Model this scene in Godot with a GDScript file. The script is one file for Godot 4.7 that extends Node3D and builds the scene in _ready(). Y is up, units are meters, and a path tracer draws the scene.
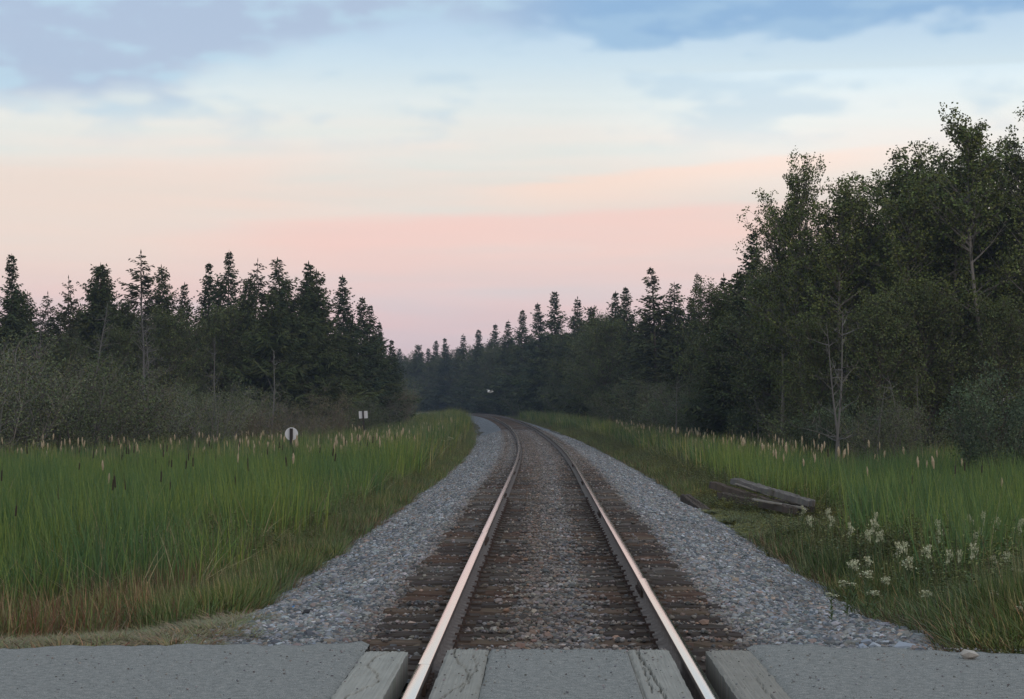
extends Node3D
# A single railway track at dusk, running from a level crossing through a cattail marsh into a wooded bend.
# World: rail tops lie at y = 0 near the crossing, the track runs along -Z; "z" in the helpers below is the distance in front of the crossing road (z = -world.z).

var rng := RandomNumberGenerator.new()
var M := {}
var taken := {}
var n1 := FastNoiseLite.new()
var n2 := FastNoiseLite.new()

# ---------------------------------------------------------------- layout of the land
func cx(z: float) -> float:                       # sideways place of the track's centre line
	if z <= 45.0: return 0.09
	if z <= 220.0: return 0.09 - 0.0002 * (z - 45.0) * (z - 45.0)
	var q := minf(z, 520.0) - 220.0
	var x := -6.035 - 0.07 * q - 0.00045 * q * q
	if z > 520.0: x -= 0.34 * (z - 520.0)
	return x
func hy(z: float) -> float: return 0.65 * smoothstep(75.0, 235.0, z)
func ballast_h(s: float, z: float) -> float:      # top of the ballast under its loose stones
	var a := absf(s)
	var y := -0.225
	if a < 0.45: y = lerpf(-0.19, -0.225, smoothstep(0.2, 0.45, a))
	y = lerpf(y, -0.185, smoothstep(38.0, 62.0, z))
	if a > 1.3: y = lerpf(y, -0.22, clampf((a - 1.3) / 0.2, 0, 1))
	if a > 1.5: y = -0.22 - 0.5 * clampf((a - 1.5) / 1.7, 0, 1)
	if a > 3.2: y = -0.72 - 0.5 * (a - 3.2)
	var w := smoothstep(19.0, 12.6, z)
	if a > 1.3: y = lerpf(y, -0.15 - 0.03 * a, w * smoothstep(1.3, 1.7, a))
	return hy(z) + y + 0.02 * n1.get_noise_2d(s * 9.0, z * 9.0) * smoothstep(1.2, 2.2, a)
func ground_h(x: float, z: float) -> float:
	var s := x - cx(z)
	var a := absf(s)
	var y := -0.5
	if a > 2.6: y = lerpf(-0.5, -0.74, clampf((a - 2.6) / 0.6, 0, 1))
	if a > 3.2: y = lerpf(-0.74, -1.05, clampf((a - 3.2) / 1.8, 0, 1))
	if a > 5.0: y = lerpf(-1.05, -1.28, clampf((a - 5.0) / 3.0, 0, 1))
	y += 0.10 * n1.get_noise_2d(x * 1.3, z * 1.3) * smoothstep(3.0, 7.0, a)
	if a > 25.0: y += minf((a - 25.0) * 0.01, 2.0)
	var edge := lerpf(-0.28, -0.16 - 0.012 * a, smoothstep(1.6, 2.6, a))
	y = lerpf(y, edge, smoothstep(21.0, 12.6, z))
	return hy(z) + y
func on_ground(x: float, z: float, dy := 0.0) -> Vector3: return Vector3(x, ground_h(x, z) + dy, -z)

# ---------------------------------------------------------------- nodes
func numbered(called: String) -> String:
	var k: int = taken.get(called, 0)
	taken[called] = k + 1
	return called if k == 0 else "%s_%03d" % [called, k]
func thing(called: String, label: String, category: String, at := Vector3.ZERO, group := "") -> Node3D:
	var o := Node3D.new()
	o.name = numbered(called)
	add_child(o)
	o.position = at
	tag(o, label, category, group)
	return o
func tag(o: Node, label: String, category: String, group := "", kind := "") -> void:
	o.set_meta("label", label)
	if category: o.set_meta("category", category)
	if group: o.set_meta("group", group)
	if kind: o.set_meta("kind", kind)
func part(called: String, mesh: Mesh, mat: Material, parent: Node, at := Vector3.ZERO) -> MeshInstance3D:
	var o := MeshInstance3D.new()
	o.name = called if parent != self else numbered(called)
	o.mesh = mesh
	if mat: o.material_override = mat
	o.position = at
	parent.add_child(o, true)
	return o
func scatter(called: String, mesh: Mesh, mat: Material, places: Array, tints: PackedColorArray, parent: Node) -> MultiMeshInstance3D:
	var mm := MultiMesh.new()
	mm.transform_format = MultiMesh.TRANSFORM_3D
	mm.use_colors = true
	mm.mesh = mesh
	mm.instance_count = places.size()
	for i in places.size():
		mm.set_instance_transform(i, places[i])
		mm.set_instance_color(i, tints[i])
	var o := MultiMeshInstance3D.new()
	o.name = called if parent != self else numbered(called)
	o.multimesh = mm
	o.material_override = mat
	o.set_meta("kind", "stuff")
	parent.add_child(o, true)
	return o

# ---------------------------------------------------------------- mesh collecting
class Tris:
	var v := PackedVector3Array()
	var c := PackedColorArray()
	func tri(a: Vector3, b: Vector3, d: Vector3, col: Color) -> void:
		v.append(a); v.append(b); v.append(d)
		c.append(col); c.append(col); c.append(col)
	func quad(a: Vector3, b: Vector3, d: Vector3, e: Vector3, col: Color) -> void:
		tri(a, b, d, col); tri(a, d, e, col)
	func tube(p: Array, r: Array, n: int, col: Color) -> void:      # a tapered limb through points p with radii r
		var rings := []
		for i in p.size():
			var d: Vector3 = (p[mini(i + 1, p.size() - 1)] - p[maxi(i - 1, 0)]).normalized()
			var u := d.cross(Vector3(0.3, 0.1, 0.95)).normalized()
			if u.length() < 0.1: u = d.cross(Vector3.RIGHT).normalized()
			var w := d.cross(u)
			var ring := PackedVector3Array()
			for k in n: ring.append(p[i] + (u * cos(TAU * k / n) + w * sin(TAU * k / n)) * r[i])
			rings.append(ring)
		for i in rings.size() - 1:
			for k in n:
				var k2 := (k + 1) % n
				quad(rings[i][k], rings[i + 1][k], rings[i + 1][k2], rings[i][k2], col)
	func box(at: Vector3, size: Vector3, col: Color, turn := Basis.IDENTITY) -> void:
		var p := PackedVector3Array()
		for i in 8: p.append(at + turn * (Vector3((i & 1) - 0.5, ((i >> 1) & 1) - 0.5, ((i >> 2) & 1) - 0.5) * size))
		for f in [[0, 1, 3, 2], [4, 6, 7, 5], [0, 4, 5, 1], [2, 3, 7, 6], [0, 2, 6, 4], [1, 5, 7, 3]]:
			quad(p[f[0]], p[f[1]], p[f[2]], p[f[3]], col)
	func mesh() -> ArrayMesh:
		var a := []
		a.resize(Mesh.ARRAY_MAX)
		a[Mesh.ARRAY_VERTEX] = v
		a[Mesh.ARRAY_COLOR] = c
		var m := ArrayMesh.new()
		m.add_surface_from_arrays(Mesh.PRIMITIVE_TRIANGLES, a)
		return m

func vary(c: Color, amount: float) -> Color:
	var k := 1.0 + rng.randf_range(-amount, amount)
	return Color(c.r * k * (1.0 + rng.randf_range(-amount, amount) * 0.35), c.g * k, c.b * k * (1.0 + rng.randf_range(-amount, amount) * 0.35))
func grid_mesh(rows: int, cols: int, at: Callable) -> ArrayMesh:
	var st := SurfaceTool.new()
	st.begin(Mesh.PRIMITIVE_TRIANGLES)
	for i in rows:
		for j in cols:
			st.add_vertex(at.call(i, j))
	for i in rows - 1:
		for j in cols - 1:
			var a := i * cols + j
			for k in [a, a + cols, a + 1, a + 1, a + cols, a + cols + 1]: st.add_index(k)
	st.generate_normals()
	return st.commit()
func steps(marks: Array) -> PackedFloat32Array:     # [from, to, step, to, step ...]
	var out := PackedFloat32Array([marks[0]])
	var x: float = marks[0]
	for i in range(1, marks.size(), 2):
		while x < marks[i] - 0.001:
			x = minf(x + marks[i + 1], marks[i])
			out.append(x)
	return out

# ---------------------------------------------------------------- materials
func speckle(seed_: int, size: int, freq: float, octaves: int, stops: Array, fine := 0.0) -> ImageTexture:
	var n := FastNoiseLite.new()
	n.seed = seed_
	n.frequency = freq
	n.fractal_octaves = octaves
	var im := n.get_seamless_image(size, size)
	var g := Gradient.new()
	g.offsets = PackedFloat32Array(stops.map(func(s): return s[0]))
	g.colors = PackedColorArray(stops.map(func(s): return s[1]))
	var r := RandomNumberGenerator.new()
	r.seed = seed_
	var lut: Array = []
	for i in 256: lut.append(g.sample(i / 255.0))
	var data := PackedByteArray()
	data.resize(size * size * 3)
	var src := im.get_data()
	var ch := src.size() / (size * size)
	for i in size * size:
		var c: Color = lut[src[i * ch]]
		var k := 1.0 + fine * r.randf_range(-1.0, 1.0)
		data[i * 3] = clampi(int(c.r * k * 255.0), 0, 255)
		data[i * 3 + 1] = clampi(int(c.g * k * 255.0), 0, 255)
		data[i * 3 + 2] = clampi(int(c.b * k * 255.0), 0, 255)
	var out := Image.create_from_data(size, size, false, Image.FORMAT_RGB8, data)
	return ImageTexture.create_from_image(out)
func surface(tex: Texture2D, metres: float, rough: float, bump: Texture2D = null, depth := 0.0) -> StandardMaterial3D:
	var m := StandardMaterial3D.new()
	m.albedo_texture = tex
	m.roughness = rough
	m.metallic_specular = 0.35
	m.uv1_triplanar = true
	m.uv1_world_triplanar = true
	m.uv1_scale = Vector3.ONE / metres
	if bump:
		m.heightmap_enabled = true
		m.heightmap_texture = bump
		m.heightmap_scale = depth
	return m
func tinted(rough := 0.8, spec := 0.3, through := 0.0) -> StandardMaterial3D:
	var m := StandardMaterial3D.new()
	m.vertex_color_use_as_albedo = true
	m.roughness = rough
	m.metallic_specular = spec
	m.cull_mode = BaseMaterial3D.CULL_DISABLED
	if through > 0: m.backlight = Color(through, through, through * 0.6)
	return m
func plain(c: Color, rough: float, metal := 0.0, spec := 0.5) -> StandardMaterial3D:
	var m := StandardMaterial3D.new()
	m.albedo_color = c.linear_to_srgb()
	m.roughness = rough
	m.metallic = metal
	m.metallic_specular = spec
	return m

# ---------------------------------------------------------------- sky
var sky_soft := FastNoiseLite.new()
var sky_fine := FastNoiseLite.new()
const SKY_STOPS := [[0.0, 208, 184, 190], [1.8, 218, 196, 200], [2.6, 226, 201, 202], [3.6, 234, 208, 204], [4.6, 239, 216, 208], [5.4, 239, 222, 212], [6.1, 238, 224, 214], [7.0, 237, 230, 222], [8.0, 235, 236, 231], [8.9, 224, 235, 237], [9.8, 207, 227, 239], [10.6, 193, 217, 237], [12.0, 174, 202, 230], [14.0, 170, 195, 220], [25.0, 178, 192, 208], [50.0, 180, 191, 204], [90.0, 180, 190, 202]]
const DECK := [[-180.0, 9.6], [-120.0, 10.8], [-60.0, 9.2], [-30.0, 9.0], [-15.2, 8.15], [-11.0, 8.8], [-8.3, 9.55], [-5.2, 10.3], [-2.6, 11.0], [0.5, 10.4], [3.1, 9.95], [5.6, 10.3], [8.2, 10.35], [11.5, 10.55], [15.0, 10.7], [40.0, 10.4], [90.0, 9.6], [140.0, 10.6], [180.0, 9.6]]
func along(table: Array, x: float) -> float:
	for i in range(1, table.size()):
		if x <= table[i][0]:
			return lerpf(table[i - 1][1], table[i][1], smoothstep(table[i - 1][0], table[i][0], x))
	return table[-1][1]
func sky_base(el: float) -> Vector3:
	for i in range(1, SKY_STOPS.size()):
		if el <= SKY_STOPS[i][0]:
			var a: Array = SKY_STOPS[i - 1]
			var b: Array = SKY_STOPS[i]
			var t: float = (el - a[0]) / (b[0] - a[0])
			return Vector3(lerpf(a[1], b[1], t), lerpf(a[2], b[2], t), lerpf(a[3], b[3], t))
	return Vector3(180, 190, 202)
func sky_image() -> Image:
	for n in [sky_soft, sky_fine]:
		n.noise_type = FastNoiseLite.TYPE_SIMPLEX_SMOOTH
		n.fractal_type = FastNoiseLite.FRACTAL_FBM
	sky_soft.seed = 11
	sky_soft.frequency = 1.0
	sky_soft.fractal_octaves = 4
	sky_fine.seed = 23
	sky_fine.frequency = 1.0
	sky_fine.fractal_octaves = 5
	var low := sky_part(1024, 512, 0, 256)
	low.resize(4096, 2048, Image.INTERPOLATE_CUBIC)
	var top := 1024 - 205
	var band := sky_part(4096, 2048, top, 1024)
	low.blit_rect(band, Rect2i(0, 0, 4096, 1024 - top), Vector2i(0, top))
	return low
func sky_part(w: int, h: int, from: int, to: int) -> Image:
	var full := from == 0
	var rows := h if full else to - from
	var data := PackedFloat32Array()
	data.resize(w * rows * 3)
	var edges := PackedFloat32Array()
	var ca := PackedFloat32Array()
	var sa := PackedFloat32Array()
	var azs := PackedFloat32Array()
	for i in w:
		var az := wrapf((i + 0.5) / w * 360.0, -180.0, 180.0)      # the panorama's first column looks along -Z
		azs.append(az)
		edges.append(along(DECK, az))
		ca.append(cos(deg_to_rad(az)))
		sa.append(sin(deg_to_rad(az)))
	for j in range(from, to):
		var el := 90.0 - (j + 0.5) / h * 180.0
		var base := sky_base(el)
		var k := ((j - from) * w) * 3
		for i in w:
			var c := base
			var a := ca[i]
			var s := sa[i]
			var az := azs[i]
			# thin level streaks of lit cloud low down
			if el < 9.5:
				var st := sky_soft.get_noise_3d(s * 5.0, el * 0.85, a * 5.0)
				var st2 := sky_fine.get_noise_3d(s * 9.0 + 4.0, el * 2.6, a * 9.0)
				var low := smoothstep(9.5, 6.5, el) * smoothstep(0.5, 3.0, el)
				c += Vector3(9, -4, -7) * (st * 0.9 + st2 * 0.6) * low + Vector3(3, 3, 3) * st2
				# two longer streaks, tilted up to the right
				var t1 := el - (6.25 + 0.085 * (az + 1.0)) - st2 * 0.2
				var m1 := smoothstep(0.22, 0.0, t1) * smoothstep(-0.9, 0.0, t1) * smoothstep(-2.6, 0.5, az) * smoothstep(14.0, 6.0, az)
				c = c.lerp(Vector3(253, 224, 208), m1 * 0.8)
				var t2 := el - (5.35 + 0.05 * az) - st2 * 0.25
				var m2 := smoothstep(0.4, 0.0, t2) * smoothstep(-1.5, 0.0, t2 + 0.5 * st) * smoothstep(-13.0, -6.0, az) * smoothstep(12.0, 2.0, az)
				c = c.lerp(Vector3(250, 207, 198), m2 * 0.62)
				c = c.lerp(Vector3(239, 221, 209), 0.65 * smoothstep(-5.0, -13.0, az) * smoothstep(2.6, 4.6, el) * smoothstep(7.2, 6.2, el))
				# paler cream above, to the right
				c += Vector3(8, 9, 10) * smoothstep(0.0, 7.0, az) * smoothstep(26.0, 13.0, az) * smoothstep(5.5, 7.5, el)
			if el > 6.0:
				var b1 := sky_soft.get_noise_3d(s * 7.0, el * 0.32, a * 7.0)
				var b2 := sky_fine.get_noise_3d(s * 22.0, el * 1.35, a * 22.0)
				# soft bluish veils under the deck
				var veil := smoothstep(0.0, 0.5, b1 * 0.9 + b2 * 0.6) * smoothstep(6.9, 8.6, el) * smoothstep(24.0, 12.0, el)
				c = c.lerp(Vector3(184, 210, 230), veil * 0.45)
				var crisp := smoothstep(-3.0, 2.0, az) * smoothstep(60.0, 20.0, az)
				var lift := el - edges[i] + b1 * lerpf(0.9, 0.25, crisp) + b2 * lerpf(0.5, 0.85, crisp)
				var deck := smoothstep(lerpf(-0.35, -0.15, crisp), lerpf(0.9, 0.5, crisp), lift)
				var gaps := smoothstep(-0.28, 0.4, b2 * 1.1 - b1 * 0.6 + 0.15 * sin(el * 2.2 + b1 * 4.0))
				var tone := Vector3(176, 193, 218).lerp(Vector3(146, 182, 219), crisp)
				tone = tone.lerp(Vector3(188, 216, 235), gaps * lerpf(0.9, 0.35, crisp))
				tone = tone.lerp(Vector3(180, 190, 202), smoothstep(12.0, 30.0, el) * (0.9 - 0.5 * gaps))
				c = c.lerp(tone, deck * lerpf(0.85, 0.95, crisp))
			data[k] = pow(clampf(c.x / 255.0, 0, 1.0), 2.2)
			data[k + 1] = pow(clampf(c.y / 255.0, 0, 1.0), 2.2)
			data[k + 2] = pow(clampf(c.z / 255.0, 0, 1.0), 2.2)
			k += 3
	if full:      # below the horizon: the lowest colour
		var g0 := Vector3(0.52, 0.40, 0.47)
		for q in range((to - from) * w, w * rows):
			data[q * 3] = g0.x; data[q * 3 + 1] = g0.y; data[q * 3 + 2] = g0.z
	return Image.create_from_data(w, rows, false, Image.FORMAT_RGBF, data.to_byte_array())

# ---------------------------------------------------------------- plants
const REED := Color(0.1, 0.15, 0.04)
func blade(t: Tris, foot: Vector3, lean: Vector3, height: float, width: float, segs: int, col: Color) -> void:
	var side := Vector3(-lean.z, 0, lean.x).normalized().rotated(Vector3.UP, rng.randf_range(-1.4, 1.4))
	var pl := foot - side * width * 0.5
	var pr := foot + side * width * 0.5
	for i in range(1, segs + 1):
		var u := float(i) / segs
		var p := foot + Vector3.UP * height * (u - 0.12 * u * u * lean.length()) + lean * height * u * u
		var w := width * 0.5 * (1.0 - pow(u, 2.2))
		if i == segs:
			t.tri(pl, p, pr, col)
		else:
			t.quad(pl, p - side * w, p + side * w, pr, col)
			pl = p - side * w
			pr = p + side * w
func clump(n: int, spread: float, h0: float, h1: float, width: float, lean: float, segs: int, cols: Array) -> ArrayMesh:
	var t := Tris.new()
	for i in n:
		var a := rng.randf() * TAU
		var r := spread * sqrt(rng.randf())
		var out := Vector3(cos(a), 0, sin(a)) * lean * (rng.randf_range(0.1, 1.0) if rng.randf() < 0.92 else rng.randf_range(1.2, 2.4))
		blade(t, Vector3(cos(a) * r, -0.05, sin(a) * r), out, rng.randf_range(h0, h1), width * rng.randf_range(0.7, 1.3), segs, vary(cols[rng.randi() % cols.size()], 0.28))
	return t.mesh()
func weed_mesh(n: int, h0: float, h1: float, leaf: float, cols: Array, stem: Color) -> ArrayMesh:      # leafy upright stems
	var t := Tris.new()
	for i in n:
		var a := rng.randf() * TAU
		var foot := Vector3(cos(a), 0, sin(a)) * 0.16 * sqrt(rng.randf())
		var h := rng.randf_range(h0, h1)
		var top := foot + Vector3(rng.randf_range(-0.18, 0.18) * h, h, rng.randf_range(-0.18, 0.18) * h)
		t.tube([foot - Vector3(0, 0.05, 0), foot.lerp(top, 0.5), top], [0.004, 0.003, 0.001], 3, stem)
		var k := 0.08
		while k < h:
			var p := foot.lerp(top, k / h)
			var b := rng.randf() * TAU
			var d := Vector3(cos(b), rng.randf_range(-0.1, 0.7), sin(b)).normalized()
			var l := leaf * rng.randf_range(0.6, 1.3) * (1.15 - 0.6 * k / h)
			var side := d.cross(Vector3.UP).normalized() * l * 0.17
			var tip := p + d * l - Vector3(0, l * 0.25, 0)
			var mid := p + d * l * 0.5
			var c := vary(cols[rng.randi() % cols.size()], 0.25)
			t.quad(p, mid - side, tip, mid + side, c)
			k += 0.035
	return t.mesh()
func spruce(seed_: int, H: float, R: float, thin: float, col: Color) -> Array:
	rng.seed = seed_
	var wood := Tris.new()
	var t := Tris.new()
	var bend := Vector3(rng.randf_range(-0.2, 0.2), 0, rng.randf_range(-0.2, 0.2))
	var axis := func(u: float) -> Vector3: return Vector3(0, H * u, 0) + bend * u * u * 1.5
	var pts := []
	var rad := []
	for i in 9:
		pts.append(axis.call(i / 8.0) - Vector3(0, 0.25 if i == 0 else 0.0, 0))
		rad.append(lerpf(0.011 * H, 0.008, pow(i / 8.0, 0.8)))
	wood.tube(pts, rad, 7, Color(0.075, 0.06, 0.05))
	var h := H * rng.randf_range(0.05, 0.12)
	var fat := FastNoiseLite.new()
	fat.seed = seed_
	fat.frequency = 0.9
	var taper_ := rng.randf_range(0.6, 1.1)
	var sag := rng.randf_range(-0.25, 0.12)
	while h < H * 0.985:
		var u := h / H
		var reach := R * pow(1.0 - u, taper_) * (0.95 + 0.75 * fat.get_noise_1d(h)) + 0.08
		if u < 0.2: reach *= lerpf(0.55, 1.0, u / 0.2)
		var nb := rng.randi_range(5, 7)
		var a0 := rng.randf() * TAU
		for b in nb:
			if rng.randf() < thin: continue
			var az := a0 + TAU * b / nb + rng.randf_range(-0.3, 0.3)
			var L := reach * (rng.randf_range(0.6, 1.1) if rng.randf() < 0.85 else rng.randf_range(1.0, 1.45))
			var droop := sag + lerpf(-0.28, 0.55, pow(u, 1.3)) + rng.randf_range(-0.15, 0.15)
			var out := Vector3(cos(az), 0, sin(az))
			var foot: Vector3 = axis.call(u) + Vector3(0, rng.randf_range(-0.08, 0.08), 0)
			var tipy := L * droop
			var limb := func(q: float) -> Vector3: return foot + out * L * q + Vector3(0, tipy * q + L * 0.18 * q * q, 0)
			wood.tube([foot, limb.call(0.5), limb.call(0.95)], [0.012 + 0.008 * L, 0.008 + 0.004 * L, 0.003], 3, Color(0.07, 0.055, 0.045))
			var side := Vector3(-out.z, 0, out.x)
			var q := 0.12
			var shade := vary(col, 0.22)
			while q < 1.02:
				var p: Vector3 = limb.call(q)
				var tw := (0.42 * L * (1.05 - q) + 0.14) * rng.randf_range(0.6, 1.2)
				for sgn in [-1.0, 1.0, 0.0]:
					var d: Vector3 = (side * sgn * rng.randf_range(0.6, 1.0) + out * rng.randf_range(0.45, 0.9) + Vector3(0, rng.randf_range(-0.55, 0.3), 0)).normalized()
					if sgn == 0.0: d = (out * 0.6 + Vector3(rng.randf_range(-0.5, 0.5), rng.randf_range(-1.0, 0.8), rng.randf_range(-0.5, 0.5))).normalized()
					var wd := d.cross(Vector3(rng.randf_range(-1, 1), rng.randf_range(-1, 1), rng.randf_range(-1, 1))).normalized() * (0.035 + 0.05 * tw)
					var m := p + d * tw * 0.45 - Vector3(0, tw * 0.05, 0)
					var e := p + d * tw - Vector3(0, tw * 0.16, 0)
					var c := vary(shade, 0.2)
					t.quad(p, m - wd, e, m + wd, c)
				q += 0.13 / maxf(L, 0.35)
		h += rng.randf_range(0.16, 0.27)
	# leader
	t.quad(axis.call(0.975), axis.call(0.99) + Vector3(0.04, 0, 0), axis.call(1.0) + Vector3(0, 0.1, 0), axis.call(0.99) - Vector3(0.04, 0, 0), col)
	return measured(wood.mesh(), t.mesh())
func limb_path(foot: Vector3, d: Vector3, L: float, n: int, wander: float, lift: float) -> Array:
	var p := [foot]
	var q := foot
	for i in n:
		d = (d + Vector3(rng.randf_range(-1, 1), rng.randf_range(-0.6, 0.6) + lift, rng.randf_range(-1, 1)) * wander).normalized()
		q += d * L / n
		p.append(q)
	return p
func taper(r: float, n: int, end := 0.12) -> Array:
	var out := []
	for i in n: out.append(lerpf(r, r * end, float(i) / (n - 1)))
	return out
func leaf_ball(t: Tris, at: Vector3, r: float, n: int, size: float, col: Color) -> void:
	var tone := vary(col, 0.38)
	for i in n:
		var d := Vector3(rng.randfn(), rng.randfn(), rng.randfn()).normalized() * pow(rng.randf(), 0.45)
		var p := at + d * r
		var nrm := Vector3(rng.randfn(), rng.randfn() + 0.5, rng.randfn()).normalized()
		var u := nrm.cross(Vector3(rng.randf_range(-1, 1), rng.randf_range(-1, 1), rng.randf_range(-1, 1))).normalized() * size * rng.randf_range(0.7, 1.3)
		var w := nrm.cross(u) * 0.42
		t.quad(p, p + u * 0.5 + w, p + u, p + u * 0.5 - w, vary(tone, 0.2))
func broadleaf(seed_: int, H: float, R: float, clear: float, leaves: int, leaf: float, ball: float, col: Color, bark: Color, stems := 1) -> Array:
	rng.seed = seed_
	var wood := Tris.new()
	var t := Tris.new()
	for s in stems:
		var lean := Vector3(rng.randf_range(-1, 1), 0, rng.randf_range(-1, 1)) * (0.05 if stems == 1 else 0.07)
		var hh := H * (1.0 if s == 0 else rng.randf_range(0.7, 0.95))
		var trunk := limb_path(Vector3(lean.x * 6.0, -0.25, lean.z * 6.0) if stems > 1 else Vector3(0, -0.25, 0), (Vector3.UP + lean).normalized(), hh, 9, 0.05, 0.12)
		wood.tube(trunk, taper(0.0095 * H, 10, 0.1), 7, bark)
		var nl := int(leaves / stems)
		var k := 0
		while k < nl:
			var u := clear + (1.0 - clear) * pow(rng.randf(), 0.85)
			var fi := u * 9.0
			var i := mini(int(fi), 8)
			var foot: Vector3 = trunk[i].lerp(trunk[i + 1], fi - i)
			var az := rng.randf() * TAU
			var rise := lerpf(0.3, 1.9, u * u) + rng.randf_range(-0.3, 0.3)
			var shape := sin(PI * clampf((u - clear) / (1.0 - clear) * 0.66 + 0.2, 0, 1))
			var L := (R * shape + 0.55) * rng.randf_range(0.5, 1.25)
			var d := Vector3(cos(az), rise, sin(az)).normalized()
			var path := limb_path(foot, d, L, 4, 0.16, 0.1)
			wood.tube(path, taper(0.012 + 0.009 * L, 5), 4, bark)
			for b in range(1, 5):
				for tw in 3:
					var e: Array = limb_path(path[b], (path[b] - path[b - 1]).normalized() + Vector3(rng.randf_range(-1, 1), rng.randf_range(-0.4, 0.7), rng.randf_range(-1, 1)) * 0.9, L * rng.randf_range(0.14, 0.34), 2, 0.2, 0.1)
					wood.tube(e, [0.009, 0.006, 0.003], 3, bark)
					var m := rng.randi_range(8, 17)
					leaf_ball(t, e[2], ball * rng.randf_range(0.7, 1.3), m, leaf, col)
					k += m
		leaf_ball(t, trunk[9], ball * 0.7, 14, leaf, col)
	return measured(wood.mesh(), t.mesh())
func measured(wood: ArrayMesh, crown: ArrayMesh) -> Array: return [wood, crown, crown.get_aabb().end.y]
func bush(seed_: int, H: float, R: float, leaves: int, leaf: float, col: Color, twig: Color) -> Array:
	rng.seed = seed_
	var wood := Tris.new()
	var t := Tris.new()
	var n := 20
	for i in n:
		var az := TAU * i / n + rng.randf_range(-0.3, 0.3)
		var out := rng.randf_range(0.1, 1.0)
		var foot := Vector3(cos(az), 0, sin(az)) * R * 0.35 * out - Vector3(0, 0.15, 0)
		var d := Vector3(cos(az) * out * R / H * 0.8, 1.0, sin(az) * out * R / H * 0.8).normalized()
		var path := limb_path(foot, d, H * rng.randf_range(0.75, 1.08) * (1.0 - 0.22 * out), 6, 0.12, 0.05)
		wood.tube(path, taper(0.022, 7), 4, vary(twig, 0.3))
		for b in range(1, 7):
			for q in 5:
				var e := limb_path(path[b], (path[b] - path[b - 1]).normalized() + Vector3(rng.randf_range(-1, 1), rng.randf_range(-0.5, 0.7), rng.randf_range(-1, 1)) * 1.1, rng.randf_range(0.3, 0.8), 3, 0.2, 0.1)
				wood.tube(e, [0.008, 0.006, 0.005, 0.003], 3, vary(twig, 0.3))
				var m := int(leaves / float(n * 30) * rng.randf_range(0.3, 1.7))
				leaf_ball(t, e[3].lerp(e[1], rng.randf()), rng.randf_range(0.25, 0.5), m, leaf, col)
	return measured(wood.mesh(), t.mesh())
func snag(seed_: int, H: float, twiggy: int) -> Array:
	rng.seed = seed_
	var wood := Tris.new()
	var bark := Color(0.145, 0.132, 0.12)
	var trunk := limb_path(Vector3(0, -0.25, 0), Vector3.UP, H, 9, 0.07, 0.1)
	wood.tube(trunk, taper(0.011 * H, 10, 0.15), 6, bark)
	for i in twiggy:
		var u := rng.randf_range(0.3, 0.98)
		var k := mini(int(u * 9), 8)
		var foot: Vector3 = trunk[k].lerp(trunk[k + 1], u * 9 - k)
		var az := rng.randf() * TAU
		var L := (1.15 - u) * H * rng.randf_range(0.1, 0.28) + 0.25
		var path := limb_path(foot, Vector3(cos(az), rng.randf_range(0.0, 1.4), sin(az)).normalized(), L, 4, 0.25, 0.1)
		wood.tube(path, taper(0.02, 5), 4, vary(bark, 0.2))
		for q in 4:
			var e := limb_path(path[rng.randi_range(1, 4)], Vector3(rng.randf_range(-1, 1), rng.randf_range(-0.2, 1), rng.randf_range(-1, 1)).normalized(), L * 0.4, 2, 0.3, 0.0)
			wood.tube(e, [0.009, 0.006, 0.003], 3, vary(bark, 0.2))
	return [wood.mesh(), null, H]
func plant_tree(kind: Array, called: String, label: String, category: String, group: String, x: float, z: float, height: float, turn: float, widen := 1.0, mats := ["bark", "needles"]) -> Node3D:
	var k: float = height / kind[2]
	var o := thing(called, label, category, on_ground(x, z), group)
	o.rotation = Vector3(rng.randf_range(-0.03, 0.03), turn, rng.randf_range(-0.035, 0.035))
	o.scale = Vector3(k * widen, k, k * widen)
	part("trunk" if category == "tree" else "stems", kind[0], M[mats[0]], o)
	if kind[1]: part("crown" if category == "tree" else "foliage", kind[1], M[mats[1]], o)
	return o

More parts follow.
